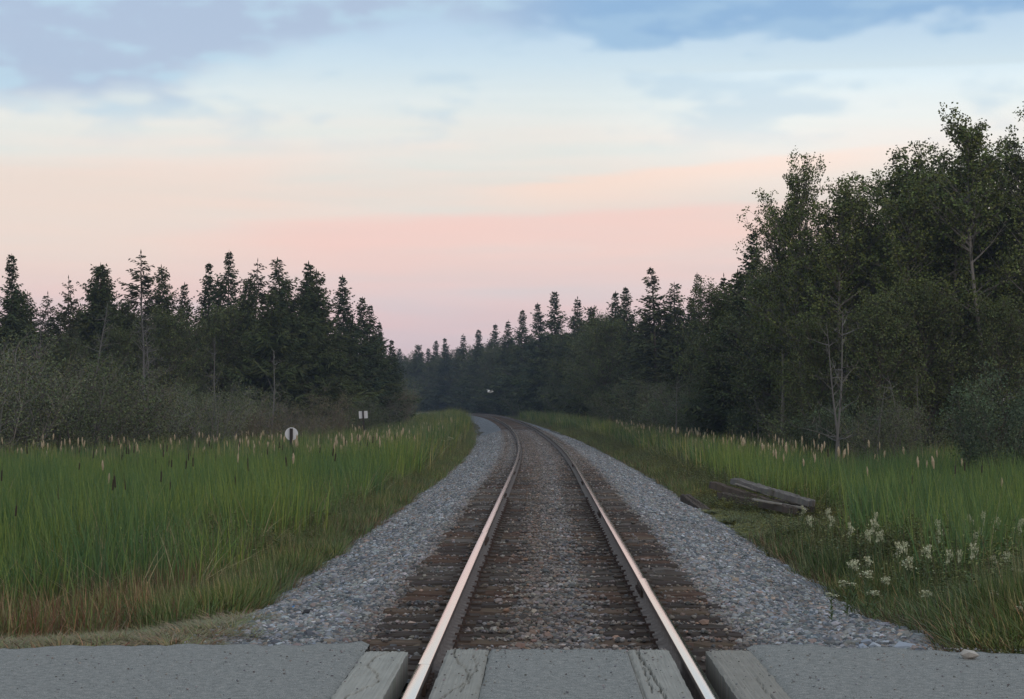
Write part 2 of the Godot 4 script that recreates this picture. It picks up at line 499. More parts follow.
# ---------------------------------------------------------------- timber, rail
func timber(seed_: int, L: float, W: float, T: float, nl: int, nw: int, split: Array, rough: float, base: Color, streak := 0.4) -> ArrayMesh:     # along X, top at y = 0, with splits sunk into its top
	rng.seed = seed_
	var n := FastNoiseLite.new()
	n.seed = seed_
	n.frequency = 1.0
	n.fractal_octaves = 3
	var t := Tris.new()
	var top := func(i: int, j: int) -> Vector3:
		var u := float(i) / nl
		var w := float(j) / nw
		var x := (u - 0.5) * L
		var zz := (w - 0.5) * W
		var y := rough * n.get_noise_2d(x * 1.2, zz * 55.0) + rough * 0.6 * n.get_noise_2d(x * 6.0 + 40.0, zz * 20.0)
		var rim := minf(minf(w, 1.0 - w) * W, minf(u, 1.0 - u) * L)
		y -= 0.012 * smoothstep(0.022, 0.0, rim) * (1.0 + n.get_noise_2d(x * 5.0, 9.0))
		for s in split:
			var c: float = s[0] + s[1] * sin(x * s[2] + s[3]) + 0.06 * n.get_noise_2d(x * 4.0, s[3] * 10.0)
			if u > s[4] and u < s[5]: y -= s[6] * smoothstep(s[7], 0.0, absf(w - c))
		if i == 0 or i == nl: x += rough * 2.0 * n.get_noise_2d(zz * 30.0, x)
		return Vector3(x, y, zz)
	var g := []
	for i in nl + 1:
		var row := []
		for j in nw + 1: row.append(top.call(i, j))
		g.append(row)
	for i in nl:
		for j in nw:
			var m := 1.0 + streak * n.get_noise_2d(g[i][j].x * 0.7, g[i][j].z * 90.0) + 0.12 * n.get_noise_2d(g[i][j].x * 3.0, g[i][j].z * 8.0)
			t.quad(g[i][j], g[i + 1][j], g[i + 1][j + 1], g[i][j + 1], Color(base.r * m, base.g * m, base.b * m))
	var down := func(p: Vector3) -> Vector3: return Vector3(p.x, -T, p.z)
	for i in nl:
		for j in [0, nw]: t.quad(g[i][j], g[i + 1][j], down.call(g[i + 1][j]), down.call(g[i][j]), vary(base, 0.15))
	for j in nw:
		for i in [0, nl]: t.quad(g[i][j], g[i][j + 1], down.call(g[i][j + 1]), down.call(g[i][j]), vary(base, 0.25))
	return t.mesh()
const RAIL := [[-0.035, -0.004], [-0.029, 0.0], [0.029, 0.0], [0.035, -0.004], [0.036, -0.034], [0.01, -0.046], [0.008, -0.138], [0.068, -0.156], [0.068, -0.168], [-0.068, -0.168], [-0.068, -0.156], [-0.008, -0.138], [-0.01, -0.046], [-0.036, -0.034]]
func rail_mesh(z0: float, z1: float, side: float) -> ArrayMesh:
	var n := maxi(2, int((z1 - z0) / 1.0))
	var mesh := ArrayMesh.new()
	for pass_ in 2:
		var st := SurfaceTool.new()
		st.begin(Mesh.PRIMITIVE_TRIANGLES)
		for i in n:
			var za := lerpf(z0, z1, float(i) / n)
			var zb := lerpf(z0, z1, float(i + 1) / n)
			for k in RAIL.size():
				var is_top := k == 0 or k == 1 or k == 2
				if is_top != (pass_ == 0): continue
				var a: Array = RAIL[k]
				var b: Array = RAIL[(k + 1) % RAIL.size()]
				var q := []
				for e in [[a, za], [a, zb], [b, zb], [b, za]]:
					var pz: float = e[1]
					q.append(Vector3(cx(pz) + side * 0.7535 + e[0][0], hy(pz) + e[0][1], -pz))
				for v in [0, 1, 2, 0, 2, 3]: st.add_vertex(q[v])
		st.generate_normals()
		st.commit(mesh)
		mesh.surface_set_material(pass_, M.rail_head if pass_ == 0 else M.rail_side)
	return mesh

func _ready() -> void:
	# ------------------------------------------------ camera, sky, sun, exposure
	var cam := Camera3D.new()
	cam.name = "camera"
	cam.fov = 19.82
	cam.near = 0.1
	cam.far = 4000.0
	add_child(cam)
	cam.position = Vector3(0, 1.44, 0)
	cam.rotation = Vector3(deg_to_rad(1.647), deg_to_rad(0.859), 0)
	cam.current = true
	var env := Environment.new()
	env.background_mode = Environment.BG_SKY
	var sky := Sky.new()
	var pano := PanoramaSkyMaterial.new()
	pano.panorama = ImageTexture.create_from_image(sky_image())
	sky.sky_material = pano
	env.sky = sky
	env.tonemap_mode = Environment.TONE_MAPPER_LINEAR
	env.tonemap_exposure = 1.0
	env.sdfgi_enabled = true
	env.ssao_enabled = true
	env.ssil_enabled = true
	env.fog_enabled = true
	env.fog_density = 0.0003
	env.fog_light_color = Color(0.72, 0.78, 0.88)
	var we := WorldEnvironment.new()
	we.name = "daylight"
	we.environment = env
	add_child(we)
	var sun := DirectionalLight3D.new()
	sun.name = "sun"
	sun.light_energy = 0.28
	sun.light_angular_distance = 40.0
	sun.light_color = Color(1.0, 0.96, 0.93)
	sun.rotation_degrees = Vector3(-28, 24, 0)
	sun.shadow_enabled = true
	add_child(sun)

	rng.seed = 5
	n1.seed = 3
	n1.frequency = 0.35
	n2.seed = 8
	n2.frequency = 0.11
	make_materials()
	build_land()
	build_track()
	build_crossing()
	build_ballast_stones()
	build_trees()
	build_bushes()
	build_marsh()
	build_verges()
	build_objects()

func make_materials() -> void:
	var s := func(r: float, g: float, b: float) -> Color: return Color(r, g, b).linear_to_srgb()
	var grain := speckle(4, 512, 0.09, 4, [[0.0, Color.BLACK], [1.0, Color.WHITE]], 0.35)
	M.soil = surface(speckle(1, 512, 0.02, 5, [[0.2, s.call(0.035, 0.03, 0.02)], [0.5, s.call(0.06, 0.055, 0.03)], [0.8, s.call(0.10, 0.08, 0.05)]], 0.25), 2.3, 0.95, grain, 3.0)
	M.ballast = surface(speckle(2, 512, 0.06, 3, [[0.25, s.call(0.05, 0.052, 0.056)], [0.5, s.call(0.16, 0.17, 0.18)], [0.75, s.call(0.26, 0.27, 0.29)]], 0.3), 1.1, 0.95, grain, 2.5)
	var fine := speckle(5, 512, 0.22, 3, [[0.0, Color.BLACK], [1.0, Color.WHITE]], 0.5)
	M.road = surface(speckle(3, 1024, 0.03, 5, [[0.2, s.call(0.18, 0.18, 0.165)], [0.45, s.call(0.22, 0.218, 0.2)], [0.55, s.call(0.225, 0.222, 0.205)], [0.8, s.call(0.265, 0.255, 0.23)]], 0.42), 2.2, 0.95, fine, 0.35)
	M.rail_head = plain(Color(0.66, 0.60, 0.58), 0.1, 1.0)
	M.rail_side = surface(speckle(6, 256, 0.03, 4, [[0.3, s.call(0.095, 0.07, 0.058)], [0.7, s.call(0.2, 0.165, 0.145)]], 0.2), 0.4, 0.8)
	M.stone = tinted(0.9, 0.25)
	M.wood = tinted(0.9, 0.2)
	M.bark = tinted(0.95, 0.15)
	M.needles = tinted(0.8, 0.2)
	M.leaves = tinted(0.65, 0.35, 0.25)
	M.reed = tinted(0.6, 0.35, 0.3)
	M.petal = tinted(0.8, 0.2, 0.2)

# ---------------------------------------------------------------- the land
func build_land() -> void:
	var zs := steps([-300.0, -30.0, 54.0, 12.0, 6.0, 40.0, 0.5, 120.0, 2.0, 260.0, 7.0, 600.0, 20.0, 1800.0, 120.0])
	var half := steps([0.0, 4.0, 0.25, 12.0, 1.0, 40.0, 4.0, 100.0, 12.0, 1200.0, 110.0])
	var ss := PackedFloat32Array()
	for i in range(half.size() - 1, 0, -1): ss.append(-half[i])
	ss.append_array(half)
	var g := part("ground", grid_mesh(zs.size(), ss.size(), func(i, j):
		var x: float = cx(zs[i]) + ss[j]
		return Vector3(x, ground_h(x, zs[i]), -zs[i])), M.soil, self)
	tag(g, "dark damp soil of the marsh and verges", "ground", "", "structure")
	var bz := steps([12.12, 40.0, 0.25, 120.0, 1.0, 330.0, 4.0])
	var bs := steps([-3.9, 3.9, 0.15])
	var b := part("ballast_bed", grid_mesh(bz.size(), bs.size(), func(i, j):
		var w := 1.0 + 0.10 * n1.get_noise_2d(bz[i] * 2.0, signf(bs[j]) * 30.0)
		var narrow := lerpf(1.0, 0.85, smoothstep(20.0, 12.5, bz[i]))
		var k := lerpf(1.0, w * narrow, smoothstep(1.6, 2.6, absf(bs[j])))
		return Vector3(cx(bz[i]) + bs[j] * k, ballast_h(bs[j], bz[i]), -bz[i])), M.ballast, self)
	tag(b, "grey crushed stone bed under the railway track", "ballast", "", "structure")

# ---------------------------------------------------------------- track
const TIE0 := 12.42
const GAP := 0.52
func tie_z(i: int) -> float: return TIE0 + GAP * i
func build_track() -> void:
	var tr := thing("railway_track", "single railway track of two steel rails on weathered wooden ties", "railway track")
	var kinds := []
	for k in 7:
		var split := []
		rng.seed = 70 + k
		for q in 5: split.append([rng.randf_range(0.1, 0.9), rng.randf_range(0.0, 0.05), rng.randf_range(0.5, 2.0), rng.randf() * 6.0, rng.randf_range(-0.4, 0.5), rng.randf_range(0.5, 1.4), rng.randf_range(0.012, 0.035), rng.randf_range(0.04, 0.085)])
		var base: Color = [Color(0.10, 0.072, 0.057), Color(0.09, 0.077, 0.068), Color(0.115, 0.086, 0.066), Color(0.075, 0.063, 0.056), Color(0.115, 0.1, 0.09), Color(0.095, 0.064, 0.05), Color(0.07, 0.058, 0.052)][k]
		kinds.append(timber(200 + k, 2.6, 0.225, 0.17, 26, 14, split, 0.016, base))
	var plate := Tris.new()
	plate.box(Vector3(0, 0.006, 0), Vector3(0.34, 0.012, 0.19), Color(0.075, 0.055, 0.046))
	for sx in [-1, 1]: plate.box(Vector3(sx * 0.085, 0.015, 0), Vector3(0.025, 0.01, 0.185), Color(0.07, 0.05, 0.042))
	var plate_mesh := plate.mesh()
	var spike := Tris.new()
	spike.box(Vector3(0, 0.02, 0), Vector3(0.016, 0.06, 0.016), Color(0.08, 0.058, 0.048))
	spike.box(Vector3(0.006, 0.05, 0), Vector3(0.036, 0.014, 0.03), Color(0.08, 0.058, 0.048))
	var spike_mesh := spike.mesh()
	rng.seed = 301
	for i in 260:
		var z := tie_z(i) + rng.randf_range(-0.03, 0.03)
		var sink := rng.randf_range(-0.006, 0.004)
		var t := part("tie", kinds[rng.randi() % 7], M.wood, tr, Vector3(cx(z) + rng.randf_range(-0.06, 0.06), hy(z) - 0.182 + sink, -z))
		t.rotation.y = 0.0004 * maxf(0.0, z - 45.0) + rng.randf_range(-0.012, 0.012) + (PI if rng.randf() < 0.5 else 0.0)
		t.scale = Vector3(rng.randf_range(0.985, 1.02), 1.0, rng.randf_range(0.92, 1.05))
		if i < 44:
			for sd in [-1.0, 1.0]:
				var lx: float = (cx(z) + sd * 0.7535 - t.position.x) * cos(t.rotation.y)
				part("tie_plate", plate_mesh, M.wood, t, Vector3(lx, 0.001, 0))
				for e in [-1.0, 1.0]:
					var sp := part("spike", spike_mesh, M.wood, t, Vector3(lx + e * 0.082, 0.004, e * 0.05))
					if e > 0: sp.rotation.y = PI
	var far := Tris.new()
	for i in range(260, 560):
		var z := tie_z(i)
		far.box(Vector3(cx(z), hy(z) - 0.265, -z), Vector3(2.6, 0.17, 0.22), vary(Color(0.10, 0.075, 0.06), 0.3), Basis(Vector3.UP, 0.0004 * (z - 45.0)))
	var fo := part("far_ties", far.mesh(), M.wood, tr)
	fo.set_meta("kind", "stuff")
	for sd in [-1.0, 1.0]:
		var z := 11.25 if sd < 0 else 16.9
		var z0 := -6.0
		while z0 < 325.0:
			var r := part("rail", rail_mesh(z0, z - 0.006, sd), null, tr)
			if z < 60.0:
				var bar := Tris.new()
				for e in [-1.0, 1.0]:
					var bx: float = cx(z) + sd * 0.7535 + e * 0.019
					bar.box(Vector3(bx, -0.092, -z), Vector3(0.02, 0.085, 0.62), Color(0.085, 0.06, 0.05))
					for q in 4: bar.box(Vector3(bx + e * 0.016, -0.092, -z + (q - 1.5) * 0.15), Vector3(0.024, 0.03, 0.03), Color(0.09, 0.065, 0.055))
				part("joint_bar", bar.mesh(), M.wood, r)
			z0 = z
			z += 11.9

# ---------------------------------------------------------------- road and crossing
func road_y(x: float) -> float: return -0.012 - 0.016 * maxf(0.0, absf(x - 0.09) - 1.2)
func build_crossing() -> void:
	for sd in [-1.0, 1.0]:
		var zs := steps([-9.0, 9.0, 1.0, 11.6, 0.3, 12.1, 0.06])
		var xs := steps([0.0, 3.0, 0.05, 8.0, 0.5, 140.0, 12.0])
		var o := part("road", grid_mesh(zs.size(), xs.size(), func(i, j):
			var x: float = 0.09 + sd * (1.157 + xs[j])
			var cut := 0.16 * n1.get_noise_2d(x * 5.0, 5.0) + 0.10 * n1.get_noise_2d(x * 24.0, 15.0) + (0.28 if sd < 0 else 0.22 - 0.16 * maxf(0.0, x - 1.6))
			var z: float = zs[i] + cut * smoothstep(9.0, 12.1, zs[i])
			var y := road_y(x) + 0.006 * n1.get_noise_2d(x * 5.0, z * 5.0)
			if i == zs.size() - 1: y -= 0.16
			if j == 0: y -= 0.02
			return Vector3(x, y, -z)), M.road, self)
		tag(o, "worn grey asphalt road %s of the rails at the crossing" % ("west" if sd < 0 else "east"), "road", "", "structure")
		o.set_meta("label", "worn grey asphalt road edged by short dry grass" if sd < 0 else "worn grey asphalt road edged by tall weeds and stones")
	var grit := []
	var gt := PackedColorArray()
	rng.seed = 321
	for i in 4200:
		var x := 0.09 + rng.randf_range(-3.9, 3.9)
		var a := absf(x - 0.09)
		if absf(a - 0.77) < 0.13: continue
		var z := 12.05 - 2.6 * pow(rng.randf(), 2.6)
		if a > 1.2: z = 12.35 - 2.9 * pow(rng.randf(), 2.2)
		var y := -0.004 if a < 1.16 else road_y(x)
		if z > 12.0: y -= 0.01
		var sz := 0.002 + 0.007 * pow(rng.randf(), 4.0)
		grit.append(Transform3D(Basis.from_euler(Vector3(rng.randf() * 6.3, rng.randf() * 6.3, 0)).scaled(Vector3(sz * 1.3, sz * 0.8, sz)), Vector3(x, y + sz * 0.5, -z)))
		gt.append(vary([Color(0.2, 0.2, 0.2), Color(0.16, 0.155, 0.15), Color(0.25, 0.23, 0.21)][i % 3], 0.3))
	tag(scatter("road_grit", stone_mesh(12), M.stone, grit, gt, self), "small loose grit strewn over the asphalt and crossing planks", "grit", "", "stuff")
	var deck := thing("crossing_deck", "level crossing deck of grey planks and an asphalt strip between rails", "crossing", Vector3(0.09, 0, 0))
	var spots := [[-1.02, 0.26, 11.98], [-0.535, 0.25, 12.08], [0.545, 0.25, 12.08], [1.025, 0.27, 12.06]]
	for k in 4:
		var split := []
		if k == 2: split = [[0.32, 0.12, 0.9, 1.2, 0.0, 1.0, 0.03, 0.035], [0.2, 0.02, 0.7, 0.0, 0.7, 1.0, 0.02, 0.03]]
		if k == 0: split = [[0.5, 0.22, 4.2, 0.3, 0.55, 1.0, 0.025, 0.03], [0.62, 0.04, 2.0, 1.0, 0.1, 0.6, 0.02, 0.03]]
		if k == 1: split = [[0.45, 0.25, 3.0, 2.3, 0.5, 1.0, 0.02, 0.025], [0.7, 0.1, 3.0, 1.3, 0.7, 0.96, 0.015, 0.03]]
		if k == 3: split = [[0.6, 0.02, 1.0, 0.3, 0.2, 0.8, 0.015, 0.03]]
		var p := part("plank", timber(500 + k, 6.2, spots[k][1], 0.17, 120, 34, split, 0.004, [Color(0.34, 0.325, 0.285), Color(0.30, 0.285, 0.25), Color(0.31, 0.295, 0.26), Color(0.27, 0.25, 0.215)][k], 0.16), M.wood, deck, Vector3(spots[k][0], -0.012, -(spots[k][2] - 3.1)))
		p.rotation.y = PI / 2
	var zs := steps([-2.0, 11.0, 0.5, 12.0, 0.05])
	var xs := steps([-0.408, 0.418, 0.0205])
	var a := part("asphalt_strip", grid_mesh(zs.size(), xs.size(), func(i, j):
		var z: float = zs[i] + (0.05 + 0.07 * n1.get_noise_2d(xs[j] * 18.0, 2.0)) * smoothstep(11.0, 12.0, zs[i])
		var y := -0.006 + 0.005 * n1.get_noise_2d(xs[j] * 9.0, z * 9.0)
		if i == zs.size() - 1: y -= 0.2
		if j == 0 or j == xs.size() - 1: y -= 0.025 + 0.03 * n1.get_noise_2d(j * 3.0, z * 12.0)
		return Vector3(xs[j], y, -z)), M.road, deck)
	a.set_meta("label", "asphalt strip between the two inner planks")

# ---------------------------------------------------------------- loose ballast
func stone_mesh(seed_: int) -> ArrayMesh:
	rng.seed = seed_
	var g := 1.618
	var p := [Vector3(-1, g, 0), Vector3(1, g, 0), Vector3(-1, -g, 0), Vector3(1, -g, 0), Vector3(0, -1, g), Vector3(0, 1, g), Vector3(0, -1, -g), Vector3(0, 1, -g), Vector3(g, 0, -1), Vector3(g, 0, 1), Vector3(-g, 0, -1), Vector3(-g, 0, 1)]
	for i in 12: p[i] = p[i].normalized() * rng.randf_range(0.6, 1.2)
	var t := Tris.new()
	for f in [[0, 11, 5], [0, 5, 1], [0, 1, 7], [0, 7, 10], [0, 10, 11], [1, 5, 9], [5, 11, 4], [11, 10, 2], [10, 7, 6], [7, 1, 8], [3, 9, 4], [3, 4, 2], [3, 2, 6], [3, 6, 8], [3, 8, 9], [4, 9, 5], [2, 4, 11], [6, 2, 10], [8, 6, 7], [9, 8, 1]]:
		t.tri(p[f[0]], p[f[1]], p[f[2]], Color.WHITE)
	return t.mesh()
func stone_tint(s: float, zz: float) -> Color:
	var k := rng.randf()
	var c := Color(0.24, 0.238, 0.232)
	if k < 0.30: c = Color(0.12, 0.13, 0.138)
	elif k < 0.42: c = Color(0.28, 0.29, 0.31)
	elif k < 0.54: c = Color(0.23, 0.19, 0.17)
	elif k < 0.60: c = Color(0.42, 0.42, 0.42)
	elif k < 0.63: c = Color(0.33, 0.26, 0.22)
	var dirt := smoothstep(1.7, 1.1, absf(s)) * (0.75 + 0.5 * n1.get_noise_2d(s * 6.0, 7.0))
	var patch := 1.0 + 0.3 * n2.get_noise_2d(s * 6.0, zz * 5.0)
	c = Color(c.r * patch, c.g * patch, c.b * patch)
	return vary(c.lerp(Color(c.r * 0.72, c.g * 0.57, c.b * 0.47), clampf(dirt, 0, 1)), 0.25)
func build_ballast_stones() -> void:
	var mesh := stone_mesh(9)
	var at := []
	var tint := PackedColorArray()
	rng.seed = 44
	for i in 430000:
		var z := 12.35 * pow(125.0 / 12.35, rng.randf())
		var s := rng.randf_range(-3.5, 3.5)
		var lim := lerpf(2.8, 3.4, smoothstep(12.5, 21.0, z)) + 0.35 * n1.get_noise_2d(z * 3.0, signf(s) * 20.0)
		if s < 0: lim -= lerpf(0.4, 0.2, smoothstep(12.5, 21.0, z))
		if absf(s) > lim + rng.randfn() * 0.12: continue
		if absf(absf(s) - 0.7535) < 0.1: continue
		var y := maxf(ballast_h(s, z), ground_h(cx(z) + s, z))
		var sz := (0.007 + 0.017 * pow(rng.randf(), 1.6)) * (1.05 if absf(s) > 1.5 else 0.9) * (1.6 if rng.randf() < 0.05 else 1.0)
		if absf(s) < 1.3:
			var f := fposmod(z - TIE0 + GAP * 0.5, GAP) - GAP * 0.5
			if absf(f) < 0.125:
				var cover := 0.05 + 0.3 * smoothstep(0.5, 0.25, absf(s)) + 0.65 * smoothstep(35.0, 75.0, z)
				cover += 0.35 * smoothstep(0.05, 0.35, n1.get_noise_2d(s * 3.0, z * 2.0))
				if rng.randf() > cover: continue
				y = hy(z) - 0.18
		at.append(Transform3D(Basis.from_euler(Vector3(rng.randf() * 6.3, rng.randf() * 6.3, rng.randf() * 6.3)).scaled(Vector3(sz * rng.randf_range(0.8, 1.5), sz * rng.randf_range(0.6, 1.0), sz * rng.randf_range(0.8, 1.4))), Vector3(cx(z) + s, y + sz * 0.35, -z)))
		tint.append(stone_tint(s, z))
	for i in 5200:      # stones spilt along the road's edge
		var z := 12.3 + 0.9 * pow(rng.randf(), 2.5) + 0.15 * n1.get_noise_1d(i * 0.01)
		var x := rng.randf_range(-7.5, 6.5)
		if absf(x) < 2.0 or (x > 3.2 and rng.randf() < 0.8): continue
		if x < 0 and rng.randf() < smoothstep(-0.1, 0.3, n1.get_noise_2d(x * 4.0, 3.0)): continue
		var sz := 0.008 + 0.02 * pow(rng.randf(), 2.0)
		at.append(Transform3D(Basis.from_euler(Vector3(rng.randf() * 6.3, rng.randf() * 6.3, 0)).scaled(Vector3(sz * 1.3, sz * 0.8, sz)), on_ground(x, z, sz * 0.4)))
		tint.append(stone_tint(3.0, z))
	var o := scatter("ballast_stones", mesh, M.stone, at, tint, self)
	tag(o, "loose grey and brown crushed stones around the ties and along both shoulders", "stones", "", "stuff")

# ---------------------------------------------------------------- trees
func build_trees() -> void:
	var dark := Color(0.056, 0.07, 0.03)
	var sp := [spruce(1, 12.0, 3.0, 0.1, dark), spruce(2, 12.0, 2.5, 0.16, dark), spruce(3, 11.0, 3.7, 0.08, Color(0.064, 0.076, 0.03)), spruce(4, 12.0, 2.0, 0.3, dark), spruce(5, 12.0, 2.8, 0.14, Color(0.05, 0.066, 0.032)), spruce(6, 12.0, 3.0, 0.45, Color(0.062, 0.07, 0.03)), spruce(7, 12.0, 3.4, 0.2, dark), spruce(8, 12.0, 2.4, 0.5, Color(0.066, 0.068, 0.034)), spruce(9, 11.0, 3.9, 0.25, Color(0.066, 0.078, 0.03))]
	var pale := Color(0.2, 0.18, 0.155)
	var grn := Color(0.105, 0.125, 0.034)
	var br := [broadleaf(21, 13.0, 2.1, 0.28, 17000, 0.10, 0.22, grn, pale), broadleaf(22, 13.0, 1.7, 0.34, 14000, 0.10, 0.21, grn, pale), broadleaf(23, 12.0, 2.8, 0.18, 30000, 0.105, 0.34, Color(0.075, 0.088, 0.03), Color(0.1, 0.08, 0.07), 2), broadleaf(24, 13.5, 1.5, 0.45, 10000, 0.10, 0.2, grn, pale), broadleaf(25, 11.0, 2.4, 0.12, 28000, 0.105, 0.34, Color(0.085, 0.1, 0.032), Color(0.12, 0.1, 0.085), 3)]
	var sn := [snag(31, 9.0, 26), snag(32, 8.0, 40), snag(33, 6.0, 14)]
	rng.seed = 900
	# the wood left of the track: x, z, height, kind, how wide, special label
	var L := [[-31.9, 120, 11.9, 0, 0.9, "tall dark spruce rising at the far end of the left wood, beside bare snags"], [-29.6, 125, 10.9, 7, 0.8, ""], [-30.4, 138, 12.6, 8, 0.95, "broad dense spruce with a blunt top behind the grey bare snags"], [-28.8, 130, 11.9, 2, 0.9, ""], [-26.5, 132, 13.0, 7, 1.2, "thin spruce with sparse tiered top beside the blunt spruce"], [-25.4, 135, 12.2, 8, 0.75, ""], [-24.2, 134, 11.0, 6, 0.9, ""], [-22.4, 134, 12.4, 4, 0.9, ""], [-21.4, 136, 13.3, 6, 0.85, "full pointed spruce, tallest of its cluster above the alder thicket"], [-20.0, 138, 12.9, 7, 1.0, ""], [-19.5, 132, 11.2, 2, 0.8, ""], [-18.1, 140, 13.1, 3, 1.2, ""], [-17.2, 146, 12.6, 8, 0.7, ""], [-15.9, 138, 12.7, 6, 1.1, "wide dark spruce at the sloping shoulder of the left wood"], [-15.2, 136, 12.0, 8, 0.9, ""], [-16.4, 132, 11.2, 2, 1.0, ""], [-14.4, 146, 12.2, 4, 1.1, ""], [-13.9, 150, 10.8, 0, 1.1, ""], [-14.2, 164, 10.9, 6, 1.0, ""], [-15.5, 190, 10.6, 1, 1.2, ""], [-17.5, 215, 10.2, 0, 1.1, ""], [-22.0, 262, 10.8, 4, 1.2, ""], [-25.0, 300, 11.0, 1, 1.2, ""],
		[-35.5, 128, 9.8, 1, 1.2, ""], [-33.5, 136, 10.4, 7, 1.1, ""], [-23.0, 142, 11.6, 0, 1.1, ""], [-16.8, 128, 10.2, 4, 1.0, ""], [-36.0, 140, 10.6, 3, 1.2, ""], [-13.6, 142, 9.2, 0, 1.0, ""], [-12.8, 152, 8.0, 2, 0.9, ""], [-12.9, 172, 8.2, 4, 1.1, ""]]
	for a in L:
		var z: float = a[1]
		var lab: String = a[5] if a[5] else "dark spruce crowded among others in the wood left of the track"
		plant_tree(sp[a[3]], "spruce_tree", lab, "tree", "" if a[5] else "spruces of the left wood", a[0], z, a[2], rng.randf() * TAU, a[4] * 1.2)
	for i in 26:      # farther rows of the left wood
		var z := rng.randf_range(145.0, 300.0)
		var x := cx(z) - rng.randf_range(13.0, 20.0) - (300.0 - z) * rng.randf() * 0.2
		plant_tree(sp[rng.randi() % 9], "spruce_tree", "dark spruce crowded among others in the wood left of the track", "tree", "spruces of the left wood", x, z, rng.randf_range(8.0, 9.8), rng.randf() * TAU, 1.2).set_meta("label", "dark spruce crowded among others in the wood left of the track" if z < 200.0 else "distant spruce where the left wood meets the bend")
	for i in 40:      # leafy and young trees that close the gaps of the left wood
		var z := rng.randf_range(118.0, 150.0)
		var x := lerpf(-44.0, -14.5, i / 39.0) + rng.randf_range(-1.0, 1.0)
		var leafy := i % 3 != 0
		plant_tree(br[[2, 4][i % 2]] if leafy else sp[[2, 6, 0][i % 3]], "leafy_tree" if leafy else "spruce_tree", "leafy dark green tree filling the wood left of the track" if leafy else "dark spruce crowded among others in the wood left of the track", "tree", "leafy trees of the left wood" if leafy else "spruces of the left wood", x, z, rng.randf_range(7.0, 10.6), rng.randf() * TAU, 1.15, ["bark", "leaves" if leafy else "needles"])
	for a in [[-24.2, 108, 8.6, 0], [-22.4, 112, 9.2, 1], [-20.6, 104, 6.8, 1], [-27.5, 110, 8.2, 0], [-13.6, 100, 5.8, 2], [-17.2, 106, 6.6, 2]]:
		plant_tree(sn[a[3]], "bare_tree", "grey leafless dead tree standing among shrubs before the left spruces", "tree", "bare grey snags left of the track", a[0], a[1], a[2], rng.randf() * TAU)
	# the wood right of the track
	var R := [[8.5, 150, 13.0, 5, 1.35, "open-crowned conifer with ragged flat branches above the right wood"], [10.1, 152, 12.0, 3, 1.4, ""], [11.2, 138, 11.9, 3, 0.75, "lone narrow spruce spire standing clear of its neighbours, sparse branches"], [11.6, 110, 12.5, 4, 1.2, "dark pointed spruce next to the tall aspens, left side against sky"], [11.0, 118, 10.6, 1, 1.3, ""], [10.4, 142, 10.4, 0, 1.1, ""], [7.6, 172, 12.7, 0, 1.15, ""], [6.6, 190, 13.3, 4, 1.2, ""], [5.2, 205, 12.6, 2, 1.0, ""], [3.8, 225, 14.6, 1, 1.4, ""], [1.6, 232, 15.6, 0, 1.2, ""], [0.0, 250, 15.2, 4, 1.2, ""], [-2.8, 275, 15.6, 0, 1.1, ""], [-5.2, 296, 15.2, 1, 1.4, ""], [-8.0, 318, 15.4, 4, 1.2, ""], [-10.9, 338, 15.3, 0, 1.2, ""], [-14.2, 354, 15.2, 1, 1.4, ""], [-17.6, 368, 15.0, 4, 1.2, ""], [-21.0, 384, 15.0, 0, 1.2, ""], [-25.0, 398, 14.6, 2, 0.9, ""], [-29.0, 408, 14.0, 0, 1.2, ""], [-33.5, 415, 13.0, 1, 1.3, ""], [-38.0, 425, 12.0, 4, 1.3, ""]]
	for a in R:
		var z: float = a[1]
		var lab: String = a[5] if a[5] else ("dark conifer crowded among others in the wood right of the track" if z < 240.0 else "distant conifer in the row closing off the bend")
		plant_tree(sp[a[3]], "spruce_tree", lab, "tree", "" if a[5] else "conifers of the right wood", a[0], z, a[2], rng.randf() * TAU, a[4] * 1.1)
	for i in 64:
		var z := rng.randf_range(96.0, 420.0)
		var x := cx(z) + rng.randf_range(9.5, 22.0)
		var leafy := rng.randf() < 0.35
		var h := rng.randf_range(8.6, 11.0) + (z - 100.0) * 0.013
		if leafy: plant_tree(br[[2, 4][rng.randi() % 2]], "leafy_tree", "round leafy tree filling the wood right of the track", "tree", "leafy trees of the right wood", x, z, h * 0.95, rng.randf() * TAU, 1.1, ["bark", "leaves"])
		else: plant_tree(sp[rng.randi() % 9], "spruce_tree", "dark conifer crowded among others in the wood right of the track", "tree", "conifers of the right wood", x, z, h, rng.randf() * TAU, 1.25)
	for i in 34:
		var z := 165.0 * pow(430.0 / 165.0, i / 33.0)
		var h := (11.2 + (z - 165.0) * 0.0115) * rng.randf_range(0.86, 1.0)
		plant_tree(br[[2, 4][i % 2]] if i % 3 else sp[[8, 6, 2][i % 3]], "leafy_tree" if i % 3 else "spruce_tree", "round leafy tree filling the wood right of the track" if i % 3 else "dark conifer crowded among others in the wood right of the track", "tree", "leafy trees of the right wood" if i % 3 else "conifers of the right wood", cx(z) + rng.randf_range(8.6, 12.5), z, h, rng.randf() * TAU, 1.25, ["bark", "leaves" if i % 3 else "needles"])
	for i in 22:      # deeper rows behind the tall stand
		var z := rng.randf_range(92.0, 150.0)
		plant_tree(br[[2, 4][i % 2]], "leafy_tree", "round leafy tree filling the wood right of the track", "tree", "leafy trees of the right wood", 14.0 + i * 1.6 + rng.randf_range(-1.0, 1.0), z, rng.randf_range(8.5, 10.5), rng.randf() * TAU, 1.2, ["bark", "leaves"])
